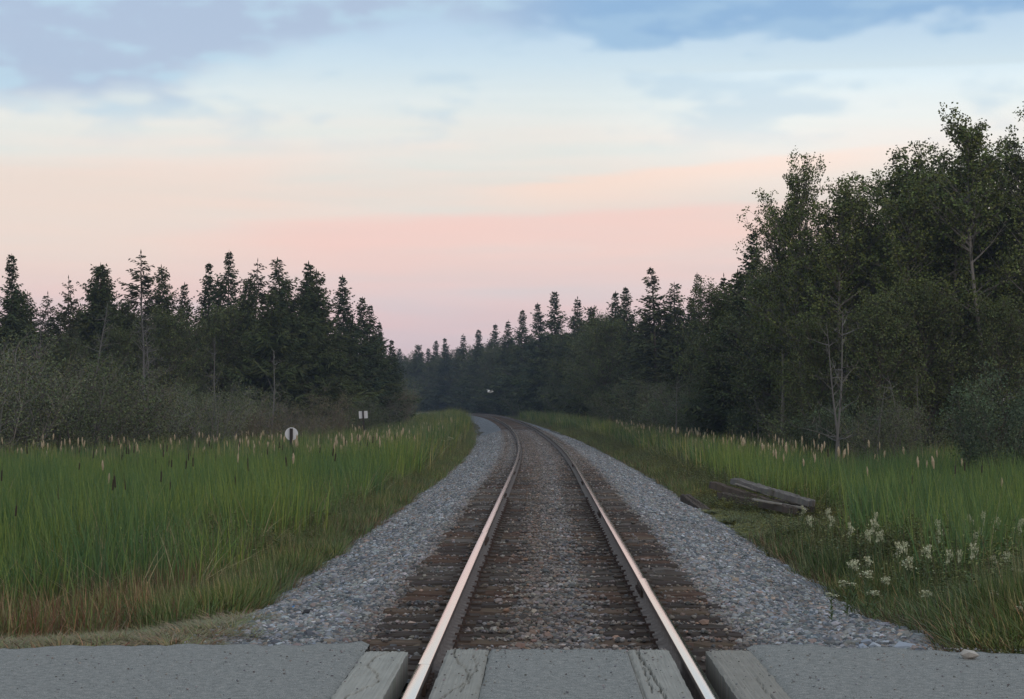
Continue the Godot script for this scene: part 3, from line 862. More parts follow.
	var A := [[14.7, 83, 14.2, 1, 1.3, ""], [17.6, 80, 14.2, 0, 1.1, ""], [16.2, 79, 13.2, 1, 1.3, ""], [13.9, 77, 12.2, 1, 1.2, ""], [9.7, 82, 12.2, 1, 1.05, "slim aspen leaning out at the left edge of the tall aspens"], [10.5, 80, 13.5, 0, 0.8, "tall aspen with a spiky open crown beside the dark spruce"], [11.6, 78, 12.2, 1, 1.2, ""], [12.8, 79, 12.5, 0, 1.0, ""], [15.3, 81, 14.3, 2, 1.1, "big round dark-crowned tree in the middle of the aspens"], [16.6, 83, 14.4, 2, 0.95, ""], [16.9, 76, 14.8, 3, 1.1, "tallest aspen with bare lower trunk and small open crown tufts"], [18.4, 77, 14.2, 1, 1.0, ""], [19.6, 76, 14.8, 0, 1.0, ""], [13.5, 86, 11.4, 4, 1.2, ""], [11.8, 88, 10.8, 4, 1.2, ""], [10.6, 92, 9.6, 4, 1.15, ""], [17.2, 86, 12.2, 4, 1.2, ""], [19.6, 84, 12.6, 2, 1.0, ""], [15.4, 90, 11.6, 4, 1.3, ""], [21.0, 80, 12.0, 4, 1.3, ""], [12.4, 74, 7.6, 4, 1.0, ""], [14.4, 75, 8.2, 4, 1.0, ""], [10.6, 77, 6.6, 4, 1.0, ""], [16.8, 74, 7.4, 4, 1.0, ""]]
	for a in A:
		var lab: String = a[5] if a[5] else "leafy green tree crowded into the tall stand right of the track"
		plant_tree(br[a[3]], "aspen_tree" if a[3] in [0, 1, 3] else "leafy_tree", lab, "tree", "" if a[5] else "leafy trees of the tall stand", a[0], a[1], a[2] * 0.97, rng.randf() * TAU, a[4], ["bark", "leaves"])
	for a in [[9.67, 66, 6.2, 0.0], [9.95, 67, 5.8, 0.03], [11.0, 66, 3.6, 0.0], [12.9, 70, 4.2, 0.16], [13.4, 70, 4.0, 0.12]]:
		var o := plant_tree(sn[2], "bare_tree", "thin pale bare trunk at the foot of the tall leafy stand", "tree", "pale trunks before the right wood", a[0], a[1], a[2], rng.randf() * TAU, 0.9)
		o.rotation.z = a[3]
	for a in [[4.6, 92, 4.2, -0.12], [7.2, 84, 3.4, 0.14]]:
		var o := plant_tree(sn[2], "bare_tree", "crooked pale dead stem at the edge of the right cattails", "tree", "crooked stems by the right cattails", cx(a[1]) + a[0] + 2.0, a[1], a[2], rng.randf() * TAU, 1.0)
		o.rotation.z = a[3]

func build_bushes() -> void:
	var grey := Color(0.13, 0.11, 0.1)
	var b := [bush(41, 4.0, 2.4, 13000, 0.052, Color(0.095, 0.105, 0.046), grey), bush(42, 4.0, 2.8, 7500, 0.052, Color(0.1, 0.1, 0.065), Color(0.15, 0.125, 0.115)), bush(43, 3.4, 2.6, 17000, 0.052, Color(0.085, 0.1, 0.04), grey), bush(44, 4.2, 2.4, 26000, 0.06, Color(0.075, 0.1, 0.05), Color(0.11, 0.1, 0.08))]
	b.append(bush(45, 3.6, 2.6, 9000, 0.052, Color(0.12, 0.105, 0.05), Color(0.16, 0.12, 0.1)))
	b.append(bush(46, 3.8, 2.2, 11000, 0.055, Color(0.12, 0.135, 0.06), Color(0.2, 0.18, 0.16)))
	rng.seed = 1200
	var sp := [[-15.9, 58, 5.2, 0], [-13.9, 60, 4.4, 2], [-17.2, 64, 5.6, 1], [-14.4, 67, 4.3, 0], [-12.9, 69, 3.6, 1], [-14.6, 75, 4.3, 2], [-16.6, 74, 5.0, 0], [-13.2, 79, 3.6, 1], [-15.2, 84, 4.2, 0], [-12.9, 90, 3.4, 1], [-14.2, 97, 3.8, 1], [-11.9, 100, 3.0, 2], [-13.6, 107, 4.0, 1], [-11.8, 112, 3.4, 0], [-13.2, 120, 4.2, 1], [-11.4, 126, 3.6, 2], [-12.6, 138, 4.4, 0], [-11.6, 150, 4.6, 1], [-12.6, 165, 5.0, 2], [-13.5, 182, 5.2, 0], [-15.0, 205, 5.6, 1], [-17.5, 230, 6.0, 2], [-18.9, 70, 5.6, 2], [-19.5, 84, 5.4, 1], [-21.5, 94, 5.8, 0], [-18.4, 98, 4.8, 1], [-16.6, 108, 4.6, 0], [-24.5, 102, 5.8, 2], [-22.0, 116, 5.6, 1], [-28.0, 108, 6.0, 0], [-17.2, 122, 5.2, 2]]
	for a in sp:
		var back := lerpf(1.27, 1.0, smoothstep(58.0, 112.0, a[1]))
		a[0] *= back
		a[1] *= back
		a[2] *= lerpf(1.0, back, 0.8) * rng.randf_range(0.75, 1.05)
		if rng.randf() < 0.45: a[3] = [4, 5][rng.randi() % 2]
		var twiggy: bool = a[3] in [1, 4]
		plant_tree(b[a[3]], "alder_shrub", "sparse shrub with many bare grey twigs in the thicket left of the track" if twiggy else "dense leafy shrub in the thicket left of the track", "shrub", "twiggy shrubs of the left thicket" if twiggy else "leafy shrubs of the left thicket", a[0], a[1], a[2], rng.randf() * TAU, 1.1, ["bark", "leaves"])
	plant_tree(b[3], "willow_bush", "big rounded dense willow bush beside the right cattails", "shrub", "", 12.3, 53, 4.1, 1.0, 1.0, ["bark", "leaves"])
	plant_tree(b[3], "willow_bush", "smaller rounded bush behind the big willow bush", "shrub", "", 15.6, 60, 4.0, 3.0, 1.0, ["bark", "leaves"])
	for i in 34:
		var z := 66.0 * pow(330.0 / 66.0, i / 33.0)
		var x := cx(z) + rng.randf_range(8.6, 11.0) + (2.0 if z < 100.0 else 0.0)
		plant_tree(b[[0, 2, 3][rng.randi() % 3]], "understory_shrub", "low leafy shrub along the foot of the right wood", "shrub", "shrubs at the foot of the right wood", x, z, rng.randf_range(2.4, 4.0) * (1.0 + z * 0.002), rng.randf() * TAU, 1.2, ["bark", "leaves"])

# ---------------------------------------------------------------- cattail marsh
func marsh_edge(z: float, right: bool) -> float:   # distance from the track at which the cattails begin
	return (4.9 if right else 3.9) + 0.5 * n1.get_noise_2d(z * 1.5, 60.0 if right else 90.0)
func build_marsh() -> void:
	rng.seed = 2000
	var cols := [REED, Color(0.075, 0.125, 0.038), Color(0.145, 0.185, 0.05), Color(0.042, 0.082, 0.03), Color(0.19, 0.175, 0.085), Color(0.055, 0.105, 0.036), Color(0.07, 0.12, 0.045)]
	var near := clump(22, 0.26, 0.7, 1.5, 0.018, 0.26, 4, cols)
	var far := clump(16, 0.38, 0.75, 1.55, 0.03, 0.26, 3, cols)
	var sparse := clump(6, 0.25, 0.5, 1.4, 0.012, 0.5, 4, [Color(0.26, 0.21, 0.12), Color(0.2, 0.15, 0.09), Color(0.3, 0.26, 0.16)])
	for right in [false, true]:
		var o := thing("cattail_reeds", "dense green cattail leaves filling the wet ground %s" % ("before the tall leafy trees" if right else "around the two small posts"), "reeds", Vector3.ZERO)
		o.set_meta("kind", "stuff")
		var sg := 1.0 if right else -1.0
		for set_ in 3:
			var at := []
			var tint := PackedColorArray()
			var want: int = [10500, 18000, 6000][set_]
			for i in want:
				var z := (16.5 if right else 22.5) + (46.0 if right else 40.0) * pow(rng.randf(), 0.8) if set_ == 0 else (rng.randf_range(58.0, 230.0) if set_ == 1 else rng.randf_range(22.0, 130.0))
				var inner := marsh_edge(z, right) * (1.0 if z < 150.0 else 0.85) - (0.5 if right and z < 30.0 else 0.0)
				var x := cx(z) + sg * (inner + (16.0 if set_ == 0 else 15.0) * pow(rng.randf(), 0.9))
				if right and z > 31.0 and z < 46.5 and x - cx(z) < 6.9: continue
				var bare := n2.get_noise_2d(x * 1.7, z * 1.7)
				if bare + 0.6 * n1.get_noise_2d(x * 2.2, z * 1.6) < -0.2 and rng.randf() < 0.75: continue
				var tall := rng.randf_range(0.7, 1.12) * (1.0 + 0.42 * bare + 0.12 * n1.get_noise_2d(x * 2.0, z * 1.2)) * lerpf(0.5, 1.0, smoothstep(22.0, 28.0, z + 3.0 * bare + (6.0 if right else 0.0)))
				at.append(Transform3D(Basis(Vector3.UP, rng.randf() * TAU).scaled(Vector3(1.0, tall, 1.0)), on_ground(x, z)))
				var p := n2.get_noise_2d(x * 2.2 + 300.0, z * 1.2)
				var w := Color(0.9, 0.98, 1.0).lerp(Color(1.6, 1.36, 1.0), clampf(0.5 + p * 1.7 + rng.randfn() * 0.25, 0, 1)) if set_ < 2 else Color.WHITE
				tint.append(vary(w, 0.12))
			scatter("cattail_leaves" if set_ < 2 else "dead_leaves", [near, far, sparse][set_], M.reed, at, tint, o)
	# flowering stalks: those that show are single plants
	var st := Tris.new()
	st.tube([Vector3(0, -0.05, 0), Vector3(0.01, 0.8, 0), Vector3(0.015, 1.62, 0)], [0.006, 0.005, 0.004], 5, Color(0.12, 0.15, 0.06))
	blade(st, Vector3(0.01, 0, 0), Vector3(0.1, 0, 0.06), 1.3, 0.016, 4, REED)
	blade(st, Vector3(-0.01, 0, 0.01), Vector3(-0.12, 0, 0.05), 1.15, 0.016, 4, REED)
	var stalk := st.mesh()
	var brown := Tris.new()
	brown.tube([Vector3(0.015, 1.50, 0), Vector3(0.015, 1.515, 0), Vector3(0.015, 1.67, 0), Vector3(0.015, 1.685, 0), Vector3(0.016, 1.80, 0)], [0.004, 0.0145, 0.0135, 0.004, 0.002], 7, Color(0.035, 0.022, 0.014))
	var fluff := Tris.new()
	var y := 1.46
	var pp := []
	var rr := []
	for i in 8:
		pp.append(Vector3(0.015 + rng.randf_range(-0.008, 0.008), y + i * 0.034, rng.randf_range(-0.008, 0.008)))
		rr.append([0.007, 0.018, 0.026, 0.029, 0.03, 0.024, 0.017, 0.005][i] * rng.randf_range(0.85, 1.15))
	fluff.tube(pp, rr, 7, Color(0.37, 0.285, 0.18))
	for i in 60:
		var p: Vector3 = pp[rng.randi_range(1, 6)]
		var d := Vector3(rng.randfn(), rng.randfn() * 0.6, rng.randfn()).normalized()
		var sd := d.cross(Vector3(0.3, 1, 0.2)).normalized() * 0.006
		fluff.tri(p + sd, p + d * rng.randf_range(0.02, 0.042), p - sd, vary(Color(0.42, 0.33, 0.21), 0.35))
	var bm := brown.mesh()
	var fm := fluff.mesh()
	var spots := []
	for i in 92: spots.append([false, 26.0 + 40.0 * rng.randf(), rng.randf_range(0.3, 10.0), 0])
	for i in 10: spots.append([false, 34.0 + 40.0 * pow(rng.randf(), 0.6), rng.randf_range(1.0, 12.0), 1])
	for i in 70: spots.append([false, rng.randf_range(62.0, 80.0), rng.randf_range(4.5, 16.5), 1])
	for i in 26: spots.append([false, rng.randf_range(54.0, 72.0), rng.randf_range(0.6, 3.6), 1])
	for i in 3: spots.append([false, rng.randf_range(30.0, 45.0), rng.randf_range(0.5, 5.0), 1])
	for i in 70: spots.append([true, rng.randf_range(52.0, 125.0), rng.randf_range(0.2, 6.0), 1])
	for i in 22: spots.append([true, rng.randf_range(34.0, 54.0), rng.randf_range(0.6, 7.0), 1])
	for i in 10: spots.append([true, rng.randf_range(30.0, 50.0), rng.randf_range(1.0, 7.0), 0])
	for right in [false, true]:      # the smaller ones farther back
		var whole := Tris.new()
		whole.v.append_array(st.v); whole.c.append_array(st.c)
		whole.v.append_array(fluff.v); whole.c.append_array(fluff.c)
		var at := []
		var tint := PackedColorArray()
		for i in 190:
			var z := rng.randf_range(60.0, 130.0)
			var x: float = cx(z) + (1.0 if right else -1.0) * (marsh_edge(z, right) + rng.randf_range(0.3, 6.0 if right else 13.0))
			at.append(Transform3D(Basis.from_euler(Vector3(rng.randf_range(-0.15, 0.15), rng.randf() * TAU, rng.randf_range(-0.15, 0.15))).scaled(Vector3(0.8, rng.randf_range(0.72, 1.0), 0.8)), on_ground(x, z)))
			tint.append(vary(Color(1, 1, 1), 0.2))
		scatter("distant_cattails", whole.mesh(), M.reed, at, tint, get_node("cattail_reeds_001" if right else "cattail_reeds"))
	for a in spots:
		var z: float = a[1]
		var right: bool = a[0]
		var x: float = cx(z) + (1.0 if right else -1.0) * (marsh_edge(z, right) + a[2])
		var fl: bool = a[3] == 1
		var place := ""
		if right: place = "in the strip below the distant conifers" if z > 88.0 else ("before the tall leafy stand" if z > 55.0 else "beyond the discarded tie heap")
		elif Vector2(x + 9.41, z - 75.0).length() < 5.0: place = "beside the round white sign"
		elif z > 58.0: place = "where the left reeds meet the thicket" if x < cx(z) - 9.0 else "between the round sign and the ballast"
		else: place = "in open reeds behind the dry grass fringe"
		var o := thing("cattail", "cattail stalk with %s %s" % ["pale fluffy seed head" if fl else "slim dark brown seed head", place], "cattail", on_ground(x, z), "%s cattails %s" % ["fluffy" if fl else "brown", place])
		o.rotation = Vector3(rng.randf_range(-0.12, 0.12), rng.randf() * TAU, rng.randf_range(-0.12, 0.12))
		o.scale = Vector3(1.0, 1.0, 1.0) * (rng.randf_range(0.8, 1.06) if fl else rng.randf_range(0.78, 1.02))
		part("stalk", stalk, M.reed, o)
		var hd := part("seed_head", fm if fl else bm, M.reed, o)
		var fat := rng.randf_range(0.55, 1.15) if fl else rng.randf_range(0.9, 1.2)
		hd.scale = Vector3(fat, 1.0, fat)

# ---------------------------------------------------------------- verges
func build_verges() -> void:
	rng.seed = 3000
	var tuft := clump(26, 0.15, 0.08, 0.34, 0.006, 0.6, 3, [Color(0.17, 0.18, 0.08), Color(0.12, 0.155, 0.055), Color(0.24, 0.2, 0.115), Color(0.18, 0.15, 0.085), Color(0.14, 0.165, 0.07), Color(0.13, 0.16, 0.06)])
	var high := clump(22, 0.2, 0.25, 0.85, 0.009, 0.38, 3, [Color(0.10, 0.15, 0.045), Color(0.13, 0.165, 0.055), Color(0.075, 0.125, 0.04), Color(0.19, 0.18, 0.085), Color(0.085, 0.135, 0.045)])
	var dry := clump(16, 0.24, 0.2, 0.72, 0.008, 0.45, 3, [Color(0.2, 0.13, 0.08), Color(0.15, 0.095, 0.06), Color(0.24, 0.17, 0.1), Color(0.17, 0.085, 0.055), Color(0.13, 0.12, 0.06)])
	var weed := weed_mesh(7, 0.35, 0.85, 0.11, [Color(0.11, 0.15, 0.05), Color(0.09, 0.13, 0.045), Color(0.14, 0.16, 0.05)], Color(0.10, 0.08, 0.05))
	var gold := weed_mesh(7, 0.3, 0.6, 0.10, [Color(0.20, 0.21, 0.04), Color(0.15, 0.18, 0.045), Color(0.24, 0.22, 0.04)], Color(0.12, 0.11, 0.05))
	for right in [false, true]:
		var o := thing("verge_grass", "mixed weeds and dry grass along the ballast %s" % ("below the old tie pile" if right else "in front of the two small posts"), "grass", Vector3.ZERO)
		o.set_meta("kind", "stuff")
		var sg := 1.0 if right else -1.0
		var at := [[], [], [], [], []]
		var tint := [PackedColorArray(), PackedColorArray(), PackedColorArray(), PackedColorArray(), PackedColorArray()]
		for i in 46000:
			var z := 12.45 * pow(260.0 / 12.45, pow(rng.randf(), 1.2))
			var inner := lerpf(2.8 if right else 2.25, 3.35 if right else 3.05, smoothstep(12.5, 21.0, z)) + 0.35 * n1.get_noise_2d(z * 3.0, sg * 20.0)
			var a := inner + absf(rng.randfn()) * 1.5
			if z < 27.0: a = inner + (5.5 if right else 6.5) * pow(rng.randf(), 1.15)
			if a > 9.5: continue
			var d := a - inner
			var x := cx(z) + sg * a
			var p := n2.get_noise_2d(x * 3.0, z * 2.0)
			var u := rng.randf() + p * 0.5
			var kind := 0
			var tall := rng.randf_range(0.6, 1.25)      # height of this tuft against its mesh
			if z < 26.0 and not right:
				if d < 0.9 and z > 17.0: u = minf(1.0, u + 0.5)
				var q := (z - 12.5) / 13.5 + p * 0.45 + 0.22 * n1.get_noise_2d(x * 2.2, z * 2.2) + rng.randfn() * 0.1
				if q < 0.58:
					kind = 0
					tall *= lerpf(0.2, 0.55, clampf(q * 1.8, 0, 1))
					if rng.randf() < 0.25 + 0.65 * smoothstep(-0.2, 0.25, n1.get_noise_2d(x * 3.0, z * 5.0)): continue
					tall *= rng.randf_range(0.5, 1.3)
					if u > 0.75:
						kind = 2
						tall *= 0.45
				elif q < 0.86: kind = 0 if u < 0.25 else (2 if u < 0.85 else 1)
				
				else: kind = 2 if u < 0.4 else 1
				tall *= 0.8 if d > 0.9 else 0.55
			elif d < 0.5:
				kind = 0 if u < 0.4 else (2 if u < 0.6 else 1)
				tall *= 0.3 + 0.7 * d
				if rng.randf() < 0.45: continue
			else:
				kind = 1 if u < 0.6 else (3 if u < (0.78 if right else 0.64) else (2 if u < 0.9 else 0))
				tall *= lerpf(0.55, 1.0, smoothstep(0.4, 1.6, d))
				if right and d < 2.2 and n2.get_noise_2d(z * 1.3, 7.0) > -0.05 and rng.randf() < 0.5: kind = 4
				if right and z < 27.0:
					kind = 3 if u < 0.1 else (1 if u < 0.86 else (4 if u < 0.92 else 2))
					tall *= 1.2
			if right and z < 17.0 and kind > 2: kind = 1
			if right and z < 15.0: tall *= lerpf(0.3, 1.0, smoothstep(12.4, 15.0, z))
			if right and z > 33.0 and z < 47.5 and a < 6.9:
				kind = 4 if rng.randf() < 0.4 else 0
				tall *= 0.4 if z < 42.6 else 0.8
				if rng.randf() < 0.06: kind = 3
				if z > 41.5 and z < 46.0 and a > 3.7 and rng.randf() < 0.6: continue
			at[kind].append(Transform3D(Basis(Vector3.UP, rng.randf() * TAU).scaled(Vector3(1.15, tall, 1.15)), on_ground(x, z, 0.0 if a > 3.3 else 0.02)))
			tint[kind].append(vary(Color(1, 1, 1).lerp(Color(1.25, 1.05, 0.8), clampf(0.3 + p, 0, 1)), 0.2))
		for k in 5: scatter(["short_grass", "tall_grass", "dry_grass", "leafy_weeds", "yellow_weeds"][k], [tuft, high, dry, weed, gold][k], M.reed, at[k], tint[k], o)

# ---------------------------------------------------------------- single objects
func build_objects() -> void:
	# two small trackside signs seen from behind
	var post := Tris.new()
	post.box(Vector3(0, 0.95, 0), Vector3(0.10, 2.1, 0.09), Color(0.05, 0.04, 0.035))
	var s1 := thing("round_sign", "round white sign board on a short dark post among the cattails", "sign", Vector3(-9.41, ground_h(-9.41, 75.0) , -75.0))
	var g1 := ground_h(-9.41, 75.0)
	var pm := CylinderMesh.new()
	pm.top_radius = 0.245
	pm.bottom_radius = 0.245
	pm.height = 0.02
	pm.radial_segments = 32
	var d1 := part("board", pm, plain(Color(0.62, 0.6, 0.6), 0.6), s1, Vector3(0, 0.43 - g1, -0.07))
	d1.rotation.x = PI / 2
	var p1 := Tris.new()
	p1.box(Vector3(0, (0.64 - g1) / 2 - 0.1, 0), Vector3(0.115, 0.64 - g1 + 0.2, 0.1), Color(0.045, 0.036, 0.032))
	part("post", p1.mesh(), M.wood, s1)
	var g2 := ground_h(-9.73, 110.0)
	var s2 := thing("square_sign", "small square white sign board on a dark leaning post beyond the round sign", "sign", Vector3(-9.73, g2, -110.0))
	var b2 := Tris.new()
	b2.box(Vector3(0, 1.02 - g2, -0.075), Vector3(0.48, 0.40, 0.02), Color(0.62, 0.6, 0.6))
	part("board", b2.mesh(), M.wood, s2)
	var p2 := Tris.new()
	p2.box(Vector3(0, (1.26 - g2) / 2 - 0.1, 0), Vector3(0.085, 1.26 - g2 + 0.2, 0.12), Color(0.05, 0.04, 0.034))
	part("post", p2.mesh(), M.wood, s2)
	s2.rotation.z = 0.05
	# heap of discarded ties
	var wood := [timber(601, 2.55, 0.22, 0.13, 40, 12, [[0.4, 0.05, 1.0, 0.2, 0.0, 1.0, 0.03, 0.07], [0.75, 0.03, 1.4, 1.2, 0.2, 0.9, 0.03, 0.06]], 0.035, Color(0.17, 0.155, 0.14)), timber(602, 2.5, 0.22, 0.14, 40, 12, [[0.5, 0.06, 1.2, 2.2, 0.0, 1.0, 0.04, 0.08]], 0.035, Color(0.10, 0.08, 0.066))]
	for a in [[Vector3(4.34, -0.16, -45.0), Vector3(5.76, -0.55, -43.0), 0, "weathered silver-grey tie lying on top of the discarded tie heap"], [Vector3(3.98, -0.28, -44.9), Vector3(5.42, -0.7, -43.5), 1, "dark rotten tie beneath the silver-grey one in the heap"], [Vector3(3.92, -0.44, -44.3), Vector3(5.3, -0.66, -42.2), 1, "low brown tie at the front of the discarded heap"], [Vector3(4.5, -0.5, -45.6), Vector3(5.85, -0.7, -43.3), 1, "dark tie at the back of the discarded heap"], [Vector3(3.12, -0.46, -43.4), Vector3(3.66, -0.86, -41.2), 1, "single grey tie half buried at the ballast edge beside the heap"]]:
		var d: Vector3 = a[1] - a[0]
		var o := part("discarded_tie", wood[a[2]], M.wood, self, (a[0] + a[1]) * 0.5)
		var xa := d.normalized()
		var za := xa.cross(Vector3.UP).normalized()
		o.transform.basis = Basis(xa, za.cross(xa), za)
		tag(o, a[3], "railway tie", "discarded ties beside the track")
	var slat := timber(603, 1.5, 0.11, 0.035, 24, 6, [[0.5, 0.1, 2.0, 0.4, 0.3, 1.0, 0.02, 0.12]], 0.014, Color(0.19, 0.175, 0.155))
	for a in [[Vector3(4.62, -0.36, -44.2), 0.95, -0.2, "thin grey broken board leaning on the front of the tie heap"], [Vector3(5.05, -0.6, -42.6), 0.55, -0.16, "thin grey broken board lying low before the tie heap"]]:
		var o := part("broken_board", slat, M.wood, self, a[0])
		o.rotation = Vector3(0.15, a[1], a[2])
		tag(o, a[3], "board")
	# split pieces of tie on the left shoulder
	var piece := timber(611, 0.95, 0.13, 0.07, 20, 8, [[0.5, 0.05, 2.0, 0.2, 0.0, 1.0, 0.02, 0.1]], 0.012, Color(0.19, 0.12, 0.08))
	for a in [[-2.95, 42.5, 0.75, "short brown split timber on the left ballast shoulder, farther piece"], [-2.85, 39.5, 0.85, "short brown split timber on the left ballast shoulder, nearer piece"]]:
		var o := part("timber_piece", piece, M.wood, self, Vector3(a[0], ballast_h(a[0] - 0.09, a[1]) + 0.07, -a[1]))
		o.rotation = Vector3(0, a[2], 0.12)
		tag(o, a[3], "timber")
	# loose larger stones
	var sm := [stone_mesh(61), stone_mesh(62), stone_mesh(63)]
	rng.seed = 77
	for a in [[2.5, 11.78, 0.055, Color(0.42, 0.38, 0.33), "large pale tan stone on the edge of the asphalt"], [-0.98, 15.2, 0.045, Color(0.42, 0.30, 0.24), "pale orange stone lying beside the left rail"], [-1.2, 15.7, 0.04, Color(0.36, 0.25, 0.21), "pinkish stone on the left ballast near the orange stone"], [-2.05, 17.6, 0.05, Color(0.03, 0.03, 0.032), "black lump on the left ballast near the blue scrap"], [-2.5, 18.6, 0.035, Color(0.55, 0.55, 0.56), "white stone on the left ballast beside the blue scrap"]]:
		var xx: float = a[0]
		var zz: float = a[1]
		var yy := road_y(xx) if zz < 12.0 else ballast_h(xx - 0.09, zz)
		var o := part("loose_stone", sm[rng.randi() % 3], null, self, Vector3(xx, yy + a[2] * 0.45, -zz))
		o.material_override = plain(a[3], 0.9)
		o.scale = Vector3(a[2] * 1.3, a[2] * 0.75, a[2])
		o.rotation.y = rng.randf() * 6.0
		tag(o, a[4], "stone")
	var pr := []
	for i in 26:      # paler rubble where the right shoulder meets the road
		var z := rng.randf_range(12.7, 15.5)
		pr.append(0)
		var x := 2.2 + rng.randf_range(-0.25, 0.45) + (z - 12.7) * 0.12
		var sz := rng.randf_range(0.03, 0.075)
		var o := part("rubble_stone", sm[i % 3], null, self, Vector3(x, ballast_h(x - 0.09, z) + sz * 0.4, -z))
		o.material_override = M.get("rubble%d" % (i % 3), null)
		if o.material_override == null:
			M["rubble%d" % (i % 3)] = plain([Color(0.3, 0.33, 0.38), Color(0.38, 0.40, 0.43), Color(0.24, 0.26, 0.30)][i % 3], 0.9)
			o.material_override = M["rubble%d" % (i % 3)]
		o.scale = Vector3(sz * 1.4, sz * 0.8, sz)
		o.rotation = Vector3(0.2, rng.randf() * 6.0, 0.2)
		tag(o, "pale blue-grey stone lump where the right ballast meets the road", "stone", "rubble at the right road edge")
	# blue plastic scrap
	var sc := Tris.new()
	var ring := []
	for i in 7: ring.append(Vector3(cos(i * TAU / 7) * 0.06 * rng.randf_range(0.6, 1.2), rng.randf_range(0.0, 0.03), sin(i * TAU / 7) * 0.05 * rng.randf_range(0.6, 1.2)))
	for i in 7: sc.tri(Vector3(0, 0.045, 0), ring[i], ring[(i + 1) % 7], Color(0.03, 0.2, 0.5))
	var so := part("plastic_scrap", sc.mesh(), M.petal, self, Vector3(-2.33, ballast_h(-2.42, 18.9) + 0.02, -18.9))
	tag(so, "crumpled bright blue plastic scrap on the left ballast", "litter")
	# white wildflowers
	var stem := Tris.new()
	stem.tube([Vector3(0, -0.05, 0), Vector3(0.01, 0.3, 0.0), Vector3(0.0, 0.62, 0)], [0.005, 0.004, 0.003], 4, Color(0.09, 0.12, 0.05))
	for i in 14: blade(stem, Vector3(0, 0.05 + 0.035 * i, 0), Vector3(cos(i * 2.4), 0, sin(i * 2.4)) * 0.9, 0.12, 0.02, 2, vary(Color(0.075, 0.11, 0.04), 0.2))
	var head := Tris.new()
	for q in 5:
		var mid := Vector3(rng.randf_range(-0.045, 0.045), rng.randf_range(0.58, 0.66), rng.randf_range(-0.045, 0.045))
		stem.tube([Vector3(0, 0.5, 0), mid - Vector3(0, 0.015, 0)], [0.002, 0.0015], 3, Color(0.09, 0.12, 0.05))
		for i in 26:
			var p := mid + Vector3(rng.randfn() * 0.02, rng.randfn() * 0.013, rng.randfn() * 0.02)
			var e := Vector3(rng.randf_range(-1, 1), rng.randf_range(-1, 1), rng.randf_range(-1, 1)).normalized() * 0.011
			var f := e.cross(Vector3(rng.randf_range(-1, 1), 1, rng.randf_range(-1, 1))).normalized() * 0.010
			head.quad(p - e, p - f, p + e, p + f, vary(Color(0.44, 0.44, 0.29), 0.2))
	for i in 8: head.tri(Vector3(0, 0.58, 0), Vector3(cos(i * 0.785) * 0.04, 0.632, sin(i * 0.785) * 0.04), Vector3(cos(i * 0.785 + 0.2) * 0.04, 0.632, sin(i * 0.785 + 0.2) * 0.04), Color(0.12, 0.15, 0.06))
	var smesh := stem.mesh()
	var hmesh := head.mesh()
	var blooms := []
	for i in 24:
		var z := rng.randf_range(14.5, 27.0)
		blooms.append([3.35 + (z - 14.5) * 0.03 + 1.9 * pow(rng.randf(), 1.3), z, rng.randf_range(0.6, 1.0)])
	for a in blooms + [[3.82, 29.4, 0.9], [3.32, 25.0, 0.9], [3.7, 25.6, 0.8], [3.45, 22.5, 0.8], [3.86, 23.3, 1.1], [3.2, 20.6, 1.2], [3.05, 19.8, 1.3], [3.22, 19.9, 1.0], [2.98, 18.5, 1.3], [2.62, 17.3, 1.4], [2.4, 16.7, 1.1], [3.42, 19.3, 1.0], [3.44, 18.9, 1.4], [3.63, 19.0, 1.0], [2.98, 17.5, 0.9], [2.8, 17.0, 1.2], [3.26, 17.1, 1.0], [3.1, 16.2, 0.9], [4.4, 19.6, 1.0], [4.25, 18.0, 1.1], [4.2, 17.4, 1.0], [3.72, 15.6, 1.4], [3.86, 16.6, 1.2], [3.45, 14.3, 1.5], [3.38, 14.2, 1.2], [5.1, 23.7, 1.0], [5.7, 25.2, 1.1], [6.0, 25.2, 1.0], [5.6, 26.3, 0.9]]:
		var z: float = a[1]
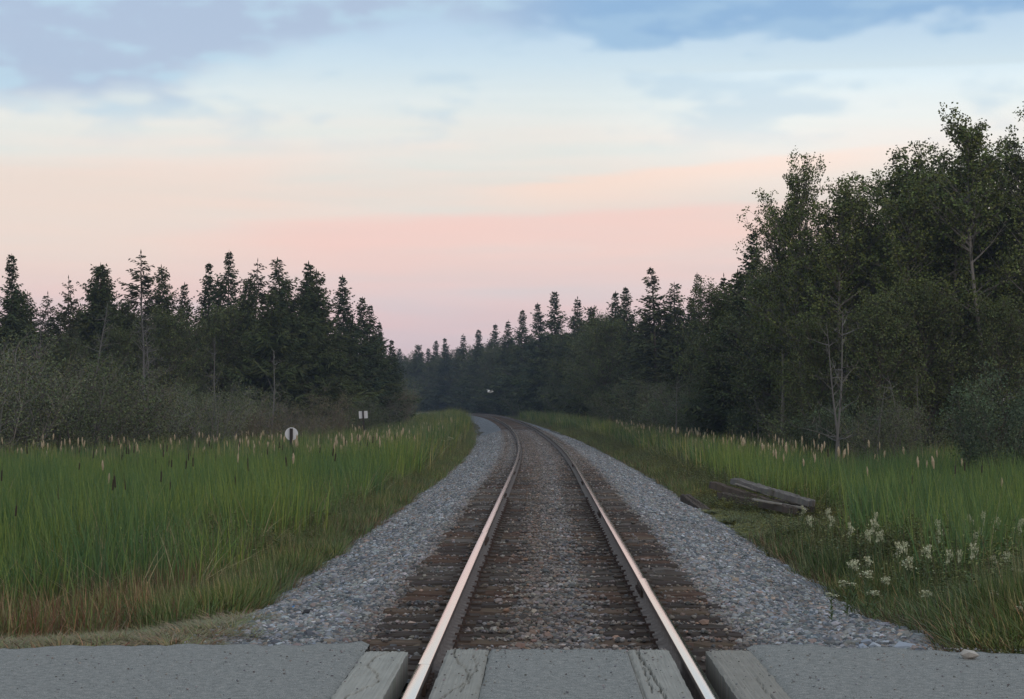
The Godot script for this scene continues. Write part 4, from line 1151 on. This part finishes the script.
		var want: float = -0.06 if a[0] < 3.3 else 0.06      # heads stand about level with the rail tops
		var gy := ground_h(a[0], z)
		var o := thing("white_wildflower", "wildflower with a flat creamy white head in the weeds right of the ballast", "flower", Vector3(a[0], gy, -z), "white wildflowers right of the track")
		var k: float = maxf(0.45, (want - gy) / 0.64)
		o.scale = Vector3(a[2] * 0.72, k * rng.randf_range(0.8, 1.05), a[2] * 0.72)
		o.rotation.y = rng.randf() * TAU
		part("stem", smesh, M.reed, o)
		part("flower_head", hmesh, M.petal, o)
	for a in [[-4.35, 86.0], [-4.2, 84.5], [-4.0, 88.0], [-4.6, 87.0], [-4.15, 90.0]]:
		var o := thing("white_wildflower", "wildflower with white head at the left edge of the ballast curve", "flower", on_ground(a[0], a[1]), "white wildflowers left of the track")
		o.scale = Vector3(1.6, 1.4, 1.6)
		part("stem", smesh, M.reed, o)
		part("flower_head", hmesh, M.petal, o)
	# a small pale bird in flight over the bend
	var bd := Tris.new()
	bd.tube([Vector3(-0.16, 0, 0), Vector3(-0.08, 0.01, 0), Vector3(0.02, 0.0, 0), Vector3(0.12, 0.02, 0), Vector3(0.17, 0.03, 0), Vector3(0.2, 0.025, 0)], [0.012, 0.04, 0.052, 0.034, 0.03, 0.006], 8, Color(0.55, 0.53, 0.5))
	var bird := thing("bird", "small pale bird in flight over the track's bend", "bird", Vector3(-2.6, 2.19, -100.0))
	part("body", bd.mesh(), M.petal, bird)
	for sgn in [-1.0, 1.0]:
		var w := Tris.new()
		var q0 := Vector3(0.06, 0.02, sgn * 0.03)
		var q1 := Vector3(-0.07, 0.02, sgn * 0.03)
		var e0 := Vector3(0.07, 0.10, sgn * 0.17)
		var e1 := Vector3(-0.05, 0.09, sgn * 0.17)
		var tip := Vector3(-0.04, 0.13, sgn * 0.36)
		w.quad(q0, e0, e1, q1, Color(0.55, 0.53, 0.5))
		w.tri(e0, tip, e1, Color(0.5, 0.48, 0.46))
		part("wing", w.mesh(), M.petal, bird)
	bird.rotation.y = 0.5
